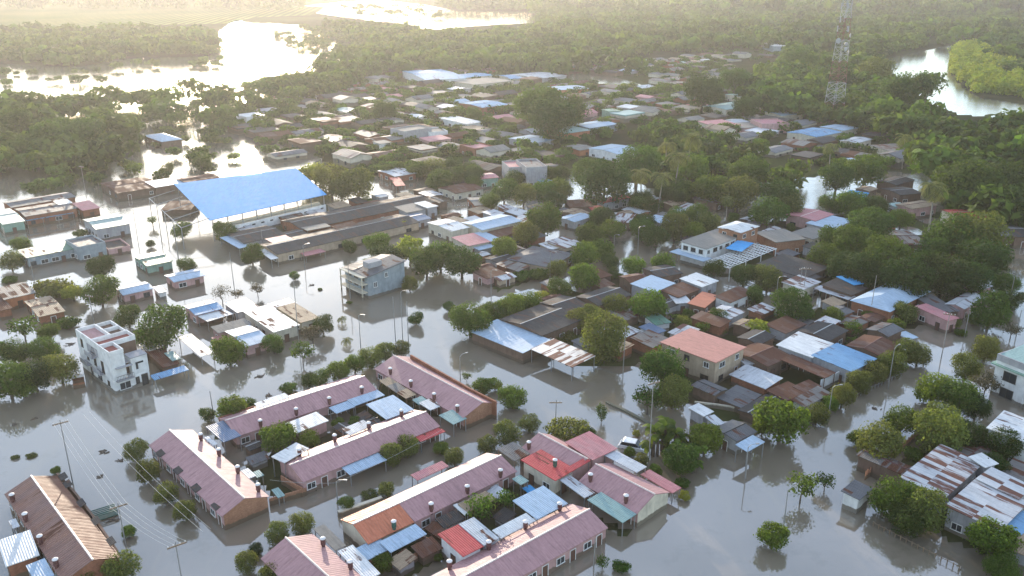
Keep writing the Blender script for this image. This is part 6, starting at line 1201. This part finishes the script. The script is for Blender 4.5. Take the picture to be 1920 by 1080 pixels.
def trailer():
    v = Q(14, 680, 655, .6); e = empty('cart', (v.x, v.y, 0), R(35)); m = MB()
    m.box(-1.7, 1.7, -.75, .75, .1, .2)
    for i in range(5): m.box(-1.7, 1.7, -.75 + i * .36 - .06, -.75 + i * .36 + .06, .75, .85)
    m.build('deck', MATS['green_paint'], e); m = MB()
    for x in (-1.65, 1.65):
        for y in (-.7, .7): m.tube([(x, y, -.6), (x, y, .8)], .05, 5)
    m.build('frame', MATS['green_paint'], e); tag(e, 'dark green slatted cart frame in the water by the orange roofed terrace', 'cart')
trailer()
def slat_fence():
    A = [Q(18, 845, 720, 0), Q(18, 1000, 610, 0), Q(18, 1240, 400, 0)]; m = MB(); n = 0
    for i in range(2):
        d = A[i + 1] - A[i]; L_ = d.length; k = int(L_ / .35)
        for j in range(k):
            p = A[i] + d * (j / k); h = 1.3 + .15 * math.sin(j * 2.3); m.box(p.x - .06, p.x + .06, p.y - .06, p.y + .06, -.8, h)
    o = m.build('fence', MATS['wtan']); tag(o, 'weathered wooden slat fence along the right hand street', 'fence')
slat_fence()
def posts_row(lb, pts, zm, h, n, mt='lamp_grey'):
    a, b_ = Q(zm, *pts[0], 0), Q(zm, *pts[1], 0); m = MB()
    for i in range(n): p = a.lerp(b_, i / (n - 1)); m.tube([(p.x, p.y, -1), (p.x, p.y, h)], .06, 5)
    m.tube([(a.x, a.y, h - .15), (b_.x, b_.y, h - .15)], .04, 4); o = m.build('fence', MATS[mt]); tag(o, lb, 'fence')
posts_row('post fence along the bottom right waterline under the dense trees', [(900, 1030), (1480, 1330)], 18, 0.6, 16, 'wood_post')
posts_row('thin rail fence in the water along the hedge row street', [(330, 1060), (1000, 740)], 13, .7, 26)
posts_row('white rail fence at the front of the bottom centre terrace', [(690, 1070), (1000, 890)], 17, .8, 9, 'cap_white')
def debris(lb, x, y, w, zm=0, seed=0):
    w *= .6; v = Q(zm, x, y, 0); r = random.Random(seed); m = MB()
    for i in range(10):
        a = r.uniform(0, 3.14); px, py = v.x + r.gauss(0, w * .3), v.y + r.gauss(0, w * .3); l = w * r.uniform(.2, .5)
        m.tube([(px - math.cos(a) * l, py - math.sin(a) * l, .02), (px + math.cos(a) * l, py + math.sin(a) * l, .08)], r.uniform(.03, .09), 5)
    m.lathe([(.01, -.05), (w * .22, .02), (w * .12, .12)], 9, c=(v.x, v.y)); tag(m.build('driftwood', MATS['bark']), lb, 'driftwood')
for i, (x, y, w, zm, lb) in enumerate([(700, 240, 1.3, 14, 'dark flotsam left of the topmost clipped tree'), (815, 300, 1.2, 14, 'dark flotsam beside the first clipped tree'), (670, 410, 1.0, 14, 'dark flotsam among the overhead wires'), (770, 700, 1.6, 14, 'flotsam below the green cart frame'), (345, 742, 1.6, 10, 'flotsam left of the round bush in the water'), (405, 890, 1.4, 10, 'flotsam by the white sheet roof'), (100, 60, .9, 14, 'tiny flotsam at the left edge above the weeds'), (235, 20, .9, 14, 'flotsam north of the weeds at the left'), (735, 940, 1.6, 5, 'dark flotsam patch in the open water left of the concrete house'), (530, 505, 2.2, 9, 'dark flotsam left of the white three storey house'), (915, 240, 1.3, 18, 'dark flotsam in the right hand street')]): debris(lb, x, y, w, zm, i)

# ---------------------------------------------------------------- the dense rest of the town: small houses on the street grid
FA = np.array(FOOT); TA = np.array(TREES)
def free(x, y, r): return bool(np.all(np.hypot(FA[:, 0] - x, FA[:, 1] - y) > FA[:, 2] + r))
TOWN = [poly_world(p) for p in [
 [(470, 215), (560, 150), (700, 130), (830, 118), (1000, 122), (1180, 118), (1330, 112), (1420, 150), (1330, 210), (1180, 240), (1100, 290), (1080, 330), (900, 400), (700, 340), (640, 300), (520, 300), (440, 250)],
 [(1330, 205), (1480, 205), (1660, 235), (1900, 290), (1760, 320), (1560, 318), (1480, 300), (1250, 250)],
 [(1000, 395), (1120, 385), (1330, 370), (1260, 440), (1050, 430)], [(1230, 85), (1420, 80), (1500, 95), (1400, 120), (1250, 115)]]]
PONDS = [poly_world(p) for p in [[(700, 330), (760, 340), (840, 385), (900, 400), (840, 415), (780, 380), (700, 360)], [(1040, 136), (1240, 150), (1240, 172), (1040, 158)]]]
def in_any(x, y, ps): return any(bool(inside(np.array([x]), np.array([y]), p)[0]) for p in ps)
FM = [('zinc', 'wgrey', 'zinc'), ('dark', 'wbrown', 'charcoal'), ('grey', 'wcream', 'grey'), ('old_zinc', 'wbrick', 'rust stained'), ('rust', 'wbrown', 'brown'), ('concrete', 'wcream', 'beige flat'), ('rose', 'wpink', 'faded pink'), ('tan', 'wcream', 'tan'), ('pale_blue', 'wgrey', 'pale blue'), ('sea_green', 'wcream', 'grey green'), ('white', 'wwhite', 'white')]
FW = [5, 27, 26, 22, 14, 9, 3, 8, 2, 2, 1]
FMESH = {}
def filler_mesh(roof):
    if roof not in FMESH:
        FMESH[roof] = (roof_mesh(roof, 1, 1, 1, .32 if roof == 'gable' else .12, .03), wall_mesh(roof, 1, 1, 1, .32 if roof == 'gable' else .12, .06, -.4))
    return FMESH[roof]
ca, sa = math.cos(GRID_A), math.sin(GRID_A); spots = []
for i in range(-60, 90):
    for j in range(-10, 110):
        u, v_ = i * 13.0, j * 11.5
        u += HR.uniform(-1.6, 1.6); v_ += HR.uniform(-1.4, 1.4); x, y = ca * u + sa * v_ * -1, sa * u + ca * v_
        if y < 150 or y > 640 or not in_any(x, y, TOWN) or in_any(x, y, PONDS): continue
        if (j % 5 == 0) or HR.random() < .16: continue        # streets and gardens
        if not free(x, y, 4.5): continue
        spots.append((x, y))
spots.sort(key=lambda s: s[1])
n_ind = max(0, 300 - sum(1 for o in bpy.data.objects if o.get('category') == 'house'))
rest_r, rest_w = MB(), MB(); shared = {}
for k, (x, y) in enumerate(spots):
    mi = HR.choices(range(len(FM)), FW)[0]; rm, wm_, nm = FM[mi]; rf = HR.choice(['gable', 'gable', 'shed', 'gable', 'flat']); 
    hx, hy, hz_ = HR.uniform(4.2, 6.4), HR.uniform(3.4, 4.8), HR.choice([1.9, 2.1, 2.3, 2.5, 2.5, 3.6]); a = GRID_A + HR.choice([0, math.pi / 2]) + HR.uniform(-.06, .06)
    if rf == 'shed' and math.cos(a) < 0: a += math.pi
    if k < n_ind:
        e = empty('house', (x, y, 0), a); e.scale = (hx, hy, hz_)
        for nm2, idx, mt in (('roof', 0, rm), ('wall', 1, wm_)):
            key = (rf, nm2, mt)
            if key not in shared: shared[key] = filler_mesh(rf)[idx].mesh('small_house_' + nm2, MATS[mt])
            inst(nm2, shared[key], e)
        if y < 330:
            for q in (-.4, .35):
                kk = ('win', 0)
                if kk not in shared:
                    wmb = MB(); wmb.box(-.10, .10, -.945, -.925, .30, .62); shared[kk] = wmb.mesh('small_house_window', MATS['glass_dark'])
                o = inst('window', shared[kk], e, (q, 0, 0)) if math.cos(a) > 0 else inst('window', shared[kk], e, (q, 0, 0), math.pi)
        tag(e, 'small house with a %s roof in the tightly packed middle of the drowned town' % nm, 'house', 'small houses of the packed middle of the town')
    else:
        M_ = Matrix.Translation((x, y, 0)) @ Matrix.Rotation(a, 4, 'Z') @ Matrix.Diagonal((hx, hy, hz_, 1))
        for dst, src, off in ((rest_r, filler_mesh(rf)[0], mi), (rest_r, filler_mesh(rf)[1], len(FM) + mi)):
            n0 = len(dst.v); dst.v += [tuple(M_ @ Vector(p)) for p in src.v]; dst.f += [tuple(n0 + q for q in f) for f in src.f]; dst.m += [off] * len(src.f)
print('filler houses', len(spots), 'individual', n_ind)
if rest_r.v: tag(rest_r.build('distant_houses', [MATS[f[0]] for f in FM] + [MATS[f[1]] for f in FM]), 'mass of tiny far off houses towards the back of the town', 'houses', None, 'stuff')

# lean-tos and sheds crowding the compounds
CROWD = [[(905, 600), (1010, 560), (1130, 510), (1260, 540), (1300, 590), (1260, 640), (1180, 680), (1100, 660), (1000, 630)],
 [(1240, 640), (1400, 590), (1560, 575), (1680, 620), (1640, 690), (1480, 790), (1340, 780), (1260, 730)],
 [(1330, 520), (1500, 470), (1720, 560), (1860, 560), (1800, 600), (1700, 610), (1600, 580), (1450, 530)],
 [(430, 440), (800, 360), (830, 400), (700, 440), (480, 480)], [(800, 420), (960, 395), (1010, 450), (900, 480)], [(870, 500), (980, 455), (1100, 470), (1060, 500), (930, 540)],
 [(1260, 460), (1400, 420), (1640, 400), (1700, 440), (1600, 500), (1440, 510)], [(1000, 395), (1140, 380), (1330, 390), (1260, 440), (1050, 430)],
 [(410, 815), (700, 750), (735, 700), (840, 790), (780, 780), (560, 855), (600, 905), (520, 925)], [(720, 1000), (960, 915), (1010, 925), (1180, 1000), (1050, 945), (850, 1030), (760, 1080)], [(1640, 900), (1740, 830), (1920, 800), (1960, 900), (1960, 1080), (1800, 1000)]]
boxes = []
for o in [o for o in bpy.data.objects if o.type == 'EMPTY' and o.get('category') in ('house', 'canopy', 'shed', 'pergola')]:
    bb = [Vector(q) for c in o.children if c.name.startswith(('roof', 'wall', 'beams')) for q in c.bound_box]
    if not bb: continue
    boxes.append((o.location.x, o.location.y, o.rotation_euler.z, max(abs(q.x) for q in bb), max(abs(q.y) for q in bb)))
def clear(x, y, m_):
    for bx_, by_, br_, hx_, hy_ in boxes:
        dx_, dy_ = x - bx_, y - by_; lx = dx_ * math.cos(br_) + dy_ * math.sin(br_); ly = -dx_ * math.sin(br_) + dy_ * math.cos(br_)
        if abs(lx) < hx_ + m_ and abs(ly) < hy_ + m_: return False
    return all((x - t_[0]) ** 2 + (y - t_[1]) ** 2 > (t_[2] * .6 + m_ * .4) ** 2 for t_ in TREES)
SL = [('dark', 'soot dark'), ('rust', 'rust brown'), ('old_zinc', 'stained zinc'), ('patched', 'patched tin'), ('grey', 'dull grey'), ('zinc', 'pale zinc'), ('tan', 'earth brown')]
for pi_, pg in enumerate(CROWD):
    W = poly_world(pg); xs = [q.x for q in W]; ys_ = [q.y for q in W]; where = ['behind the long light blue roof', 'round the open dark yard of the right compound', 'between the villa and the pale blue hipped roof', 'by the two long dark terraces', 'by the long white roof at the centre', 'near the dark grey hipped roof', 'beyond the villa', 'among the trees right of the centre', 'the left pink courtyard', 'the right pink courtyard', 'around the striped rusty roofs'][pi_]
    for q in range(260):
        x, y = HR.uniform(min(xs), max(xs)), HR.uniform(min(ys_), max(ys_))
        if not in_any(x, y, [W]): continue
        hx, hy = HR.uniform(1.6, 3.6) * (.55 if pi_ in (8, 9) else 1), HR.uniform(1.3, 2.5) * (.55 if pi_ in (8, 9) else 1)
        if not clear(x, y, max(hx, hy) * .82): continue
        rm, nm = HR.choice(SL); a = GRID_A + HR.choice([0, 1, 2, 3]) * math.pi / 2 + HR.uniform(-.08, .08)
        house_at('small %s shed roof crowded in %s' % (nm, where), Vector((x, y, 0)), a, hx * 2, hy * 2, HR.uniform(1.4, 2.3) * (.75 if pi_ in (8, 9) else 1), HR.choice(['shed', 'shed', 'gable']), .35, rm, HR.choice(['wbrown', 'wgrey', 'wbrick']), 'shed', 'small sheds ' + where, 'shed', False)
        boxes.append((x, y, a, hx, hy))
    for q in range(60):
        x, y = HR.uniform(min(xs), max(xs)), HR.uniform(min(ys_), max(ys_))
        if in_any(x, y, [W]) and clear(x, y, .9): tree_at(HR.choice(['bush', 'bush', 'round', 'banana']), Vector((x, y, 0)), HR.uniform(1.6, 3.0), 'small bush crowded in ' + where, 'bushes ' + where, 'bush')
# trees between those houses: the nearest are trees of their own, the rest joins the far woods
n_tree = max(0, 296 - sum(1 for o in bpy.data.objects if o.get('category') == 'tree'))
cand = []
for p, n, kinds in [(TOWN[0], 3000, ['broad', 'dark', 'round', 'olive']), (TOWN[1], 160, ['broad', 'dark']), (TOWN[2], 40, ['round', 'dark']), (TOWN[3], 90, ['broad', 'dark'])]:
    xs = [q.x for q in p]; ys_ = [q.y for q in p]; c_ = 0
    while c_ < n:
        x, y = HR.uniform(min(xs), max(xs)), HR.uniform(min(ys_), max(ys_)); c_ += 1
        if in_any(x, y, [p]) and not in_any(x, y, PONDS): cand.append((x, y, HR.choice(kinds), HR.uniform(3.6, 7.6)))
cand.sort(key=lambda c: c[1]); FARTREES = []; SP = np.array(spots)
for i, (x, y, k, w) in enumerate(cand):
    if not free(x, y, -1) or (len(SP) and np.min(np.hypot(SP[:, 0] - x, SP[:, 1] - y)) < 3.9): continue
    if n_tree > 0:
        tree_at(k, Vector((x, y, 0)), w, 'small green tree squeezed between the packed roofs of the middle town', 'trees between the packed roofs'); n_tree -= 1
    else: FARTREES.append((x, y, w, .4))
# ---------------------------------------------------------------- far woods, one mass
def scatter(poly, n, w0, w1, flat=.8, keep=None, land=None):
    w0 *= 1.15; w1 *= 1.35
    W = poly_world(poly, 6.0 if w0 < 20 else 12.0); xs = [q.x for q in W]; ys_ = [q.y for q in W]
    # density follows the projected area a little so near trees are not lost
    X = rng.uniform(min(xs), max(xs), n * 12); Y = rng.uniform(min(ys_), max(ys_), n * 12); ok = inside(X, Y, W)
    for q in WETW: ok &= ~inside(X, Y, q)
    X, Y = X[ok][:n], Y[ok][:n]
    for x, y in zip(X, Y): FARTREES.append((x, y, rng.uniform(w0, w1), flat))
scatter([(-150, 196), (60, 190), (200, 174), (330, 162), (480, 158), (560, 146), (660, 134), (640, 160), (560, 172), (500, 205), (420, 225), (300, 215), (250, 235), (200, 290), (60, 300), (-200, 330)], 135, 8, 14, .55)
scatter([(470, 160), (560, 142), (650, 122), (690, 112), (660, 150), (560, 175)], 40, 8, 12, .6)
scatter([(-300, 210), (60, 215), (180, 240), (210, 262), (160, 300), (40, 300), (-300, 330)], 42, 9, 16, .6)
scatter([(1190, 250), (1215, 222), (1300, 226), (1310, 250), (1250, 262)], 22, 5, 9, .85)
scatter([(-400, 60), (0, 60), (240, 62), (400, 60), (412, 100), (235, 100), (150, 112), (0, 108), (-500, 115)], 520, 9, 15, .6)
scatter([(-400, 57), (0, 57), (380, 52), (400, 62), (0, 66), (-500, 66)], 90, 10, 18, .6)
scatter([(400, 90), (440, 86), (425, 112), (395, 110)], 20, 9, 14, .6)
scatter([(1250, 255), (1340, 238), (1440, 285), (1400, 312), (1290, 300)], 26, 5, 8, .85)
def awash(poly, n, w0, w1):                                    # drowned trees scattered over open water
    W = poly_world(poly, 3.0); xs = [q.x for q in W]; ys_ = [q.y for q in W]; X = rng.uniform(min(xs), max(xs), n * 20); Y = rng.uniform(min(ys_), max(ys_), n * 20); ok = inside(X, Y, W)
    for x, y in list(zip(X[ok], Y[ok]))[:n]: FARTREES.append((x, y, rng.uniform(w0, w1), .6))
awash([(505, 56), (640, 66), (690, 90), (640, 112), (540, 84)], 60, 5, 10); awash([(560, 48), (660, 60), (690, 76), (600, 66)], 50, 6, 11)
awash([(640, 14), (760, 8), (860, 26), (800, 40), (690, 34)], 40, 8, 16); awash([(240, 112), (420, 106), (410, 118), (250, 122)], 14, 5, 9)
awash([(250, 235), (420, 225), (460, 290), (300, 330), (190, 300)], 26, 4, 9); awash([(60, 300), (200, 285), (170, 345), (30, 350)], 14, 4, 9); awash([(0, 128), (220, 118), (200, 150), (0, 165)], 16, 5, 9)
scatter([(560, 46), (690, 48), (760, 52), (800, 62), (920, 62), (1000, 50), (1060, 130), (860, 122), (680, 128), (700, 100), (650, 74)], 520, 9, 15, .7)
scatter([(620, 70), (700, 80), (700, 130), (620, 150), (560, 160), (600, 130)], 60, 8, 14, .7)
scatter([(1000, 14), (1100, 14), (1500, 14), (1700, 20), (1720, 82), (1640, 100), (1480, 88), (1420, 80), (1230, 86), (1200, 118), (1040, 120), (1000, 60)], 1150, 9, 17, .75)
scatter([(700, 4), (860, 8), (1010, 12), (1010, 22), (860, 18), (780, 6)], 120, 14, 26, .6)
scatter([(1500, 94), (1640, 108), (1640, 150), (1680, 192), (1760, 222), (1860, 238), (2000, 250), (2000, 330), (1760, 300), (1720, 260), (1650, 235), (1480, 200), (1400, 190), (1420, 140)], 520, 8, 13, .85)
scatter([(1600, 96), (1660, 92), (1745, 76), (1720, 66), (1600, 84)], 50, 8, 12, .8)
scatter([(1700, 18), (2100, 10), (2400, 40), (2400, 76), (1900, 68), (1835, 66), (1745, 76), (1690, 80)], 620, 11, 17, .75)
scatter([(1840, 62), (2300, 60), (2500, 180), (2000, 182), (1900, 150), (1850, 100)], 300, 9, 13, .85)
scatter([(1100, 240), (1200, 232), (1330, 232), (1420, 270), (1540, 300), (1500, 350), (1380, 350), (1250, 320), (1100, 300)], 12, 6, 9, .9)
scatter([(1730, 290), (1960, 290), (1990, 420), (1870, 400), (1740, 330)], 24, 8, 12, .9)
scatter([(-900, 4), (0, 4), (560, 8), (640, 0), (900, -6), (2000, -6), (3000, -4), (3000, 18), (2000, 18), (1000, 12), (560, -2), (-900, 0)], 1100, 22, 36, .6)
print('far trees', len(FARTREES))
rs = np.random.default_rng(12); parts = []
for (x, y, w, fl) in FARTREES:
    n = int(np.clip(70000 / (y + 40), 26, 230)); h = w * (.62 if fl >= .8 else .5) * rng.uniform(.75, 1.3)
    lb = [(0, 0, h * .62, w * .36, w * .36, h * .36)] + [(math.cos(a) * w * .26, math.sin(a) * w * .26, h * (.5 + .3 * rs.random()), w * .22, w * .22, h * .26) for a in rs.uniform(0, 6.28, 5)]
    v, tn, cr = leaf_cloud(lb, n, w * (.155 if y < 500 else .22), rs, rs.random(), .35, .35)
    v = v + np.array([x, y, 0]); parts.append((v, np.clip(tn + rs.uniform(-.45, .3), 0, 1), cr))
me = cloud_mesh('distant_woods', MATS['leaf_mid'], parts); o = bpy.data.objects.new('distant_woods', me); C.objects.link(o)
tag(o, 'far woods and tree belts fading into the haze', 'woods', None, 'stuff')
# reed and cane along the far river bank
rp = []
W = poly_world([(1790, 92), (1835, 92), (1870, 120), (1950, 150), (1950, 190), (1840, 178), (1805, 158), (1786, 134), (1786, 110)]); xs = [q.x for q in W]; ys_ = [q.y for q in W]
X = rng.uniform(min(xs), max(xs), 9000); Y = rng.uniform(min(ys_), max(ys_), 9000); ok = inside(X, Y, W); X, Y = X[ok][:700], Y[ok][:700]
for x, y in zip(X, Y):
    w = rng.uniform(4, 9); hh_ = rng.uniform(1.2, 4.2); v, tn, cr = leaf_cloud([(0, 0, hh_, w * .5, w * .5, hh_)], 100, 1.3, rs, rs.random(), .5, .3); tn = np.clip(tn + rng.uniform(-.4, .3), 0, 1); rp.append((v + np.array([x, y, 0]), tn, cr))
o = bpy.data.objects.new('river_reeds', cloud_mesh('river_reeds', MATS['leaf_reed'], rp)); C.objects.link(o); tag(o, 'sunlit yellow green cane and reeds on the far river bank', 'reeds', None, 'stuff')

# ---------------------------------------------------------------- every repeat says which one it is
LM = [(P(x, y, 0), n) for x, y, n in [(805, 145, 'blue roofed hall at the back'), (865, 228, 'white house with dark arches'), (768, 245, 'grey block house'), (717, 270, 'small white box house'), (895, 275, 'brown brick canal house'),
 (1000, 262, 'pale blue roofed mid town house'), (1075, 240, 'green roofed orange house'), (1155, 290, 'white gabled house by the wood'), (1035, 215, 'large mid town tree clump'), (905, 195, 'sky blue roofed brick building'), (1100, 145, 'small bright pond'),
 (1560, 232, 'lattice radio tower'), (1440, 230, 'rose beige two storey house'), (1530, 250, 'sky blue roof below the tower'), (1615, 265, 'pale lilac roofed house'), (1470, 86, 'white and violet roofed hall'), (1355, 205, 'pale green roofed house'), (470, 213, 'lone white house'),
 (470, 360, 'big blue sports hall'), (745, 330, 'bright red tarpaulin'), (720, 205, 'smoky olive tree'), (985, 320, 'lilac grey block house'), (590, 180, 'sun glitter belt'), (640, 230, 'left town rim'), (1140, 350, 'very dark round tree'),
 (210, 700, 'white three storey house'), (120, 950, 'orange roofed terrace'), (370, 870, 'left mauve terrace'), (640, 700, 'hedge behind the long pink terrace'), (710, 530, 'grey three storey house'), (1217, 862, 'tall pale utility pole'), (1448, 1000, 'flat topped young tree'), (1700, 690, 'right hand hedge row'), (560, 820, 'left pink courtyard'), (950, 970, 'right pink courtyard'), (1780, 900, 'striped rusty roofs'), (960, 610, 'long light blue roof'), (1130, 630, 'tall dense tree'), (1320, 650, 'salmon pink roofed house'), (1400, 690, 'open dark yard'), (1560, 680, 'sky blue corrugated roof'), (1490, 560, 'round crowned tree'), (1665, 550, 'pale blue hipped roof'), (1410, 480, 'white lattice pergola'), (1330, 470, 'two storey villa'),
 (600, 420, 'two dark terraces'), (870, 420, 'long white roof'), (1015, 480, 'dark grey hipped roof'), (1480, 400, 'pink and red roofed house'), (1180, 405, 'striped rust roof')]]
ORD = ['nearest', 'second nearest', 'third nearest', 'fourth nearest', 'fifth nearest', 'sixth nearest', 'seventh nearest', 'eighth nearest', 'ninth nearest', 'tenth nearest', 'eleventh nearest', 'twelfth nearest', 'thirteenth nearest', 'fourteenth nearest', 'fifteenth nearest', 'sixteenth nearest']
buck = {}
for o in bpy.data.objects:
    if o.parent or not o.get('group') or not (o['group'].startswith('small ') or o['group'].startswith('trees between') or o['group'].startswith('bushes')): continue
    pos = o.location.copy()
    d, (v, n) = min((((pos - v).length, (v, n)) for v, n in LM), key=lambda q: q[0]); r = pos - v
    side = ('right' if r.x > 0 else 'left') if abs(r.x) > abs(r.y) * .8 else ('far' if r.y > 0 else 'near')
    desc = o['label'].split(' in the tightly')[0].split(' squeezed')[0].split(' crowded')[0]
    buck.setdefault((desc, side, n), []).append((d, o))
for (desc, side, n), L_ in buck.items():
    for k, (d, o) in enumerate(sorted(L_, key=lambda q: q[0])):
        o['label'] = '%s, %s on the %s side of the %s' % (desc, ORD[min(k, 15)], side, n) if len(L_) > 1 else '%s on the %s side of the %s' % (desc, side, n)
        o['label'] = ' '.join(o['label'].replace('small house with a', 'house with a').split()[:16])
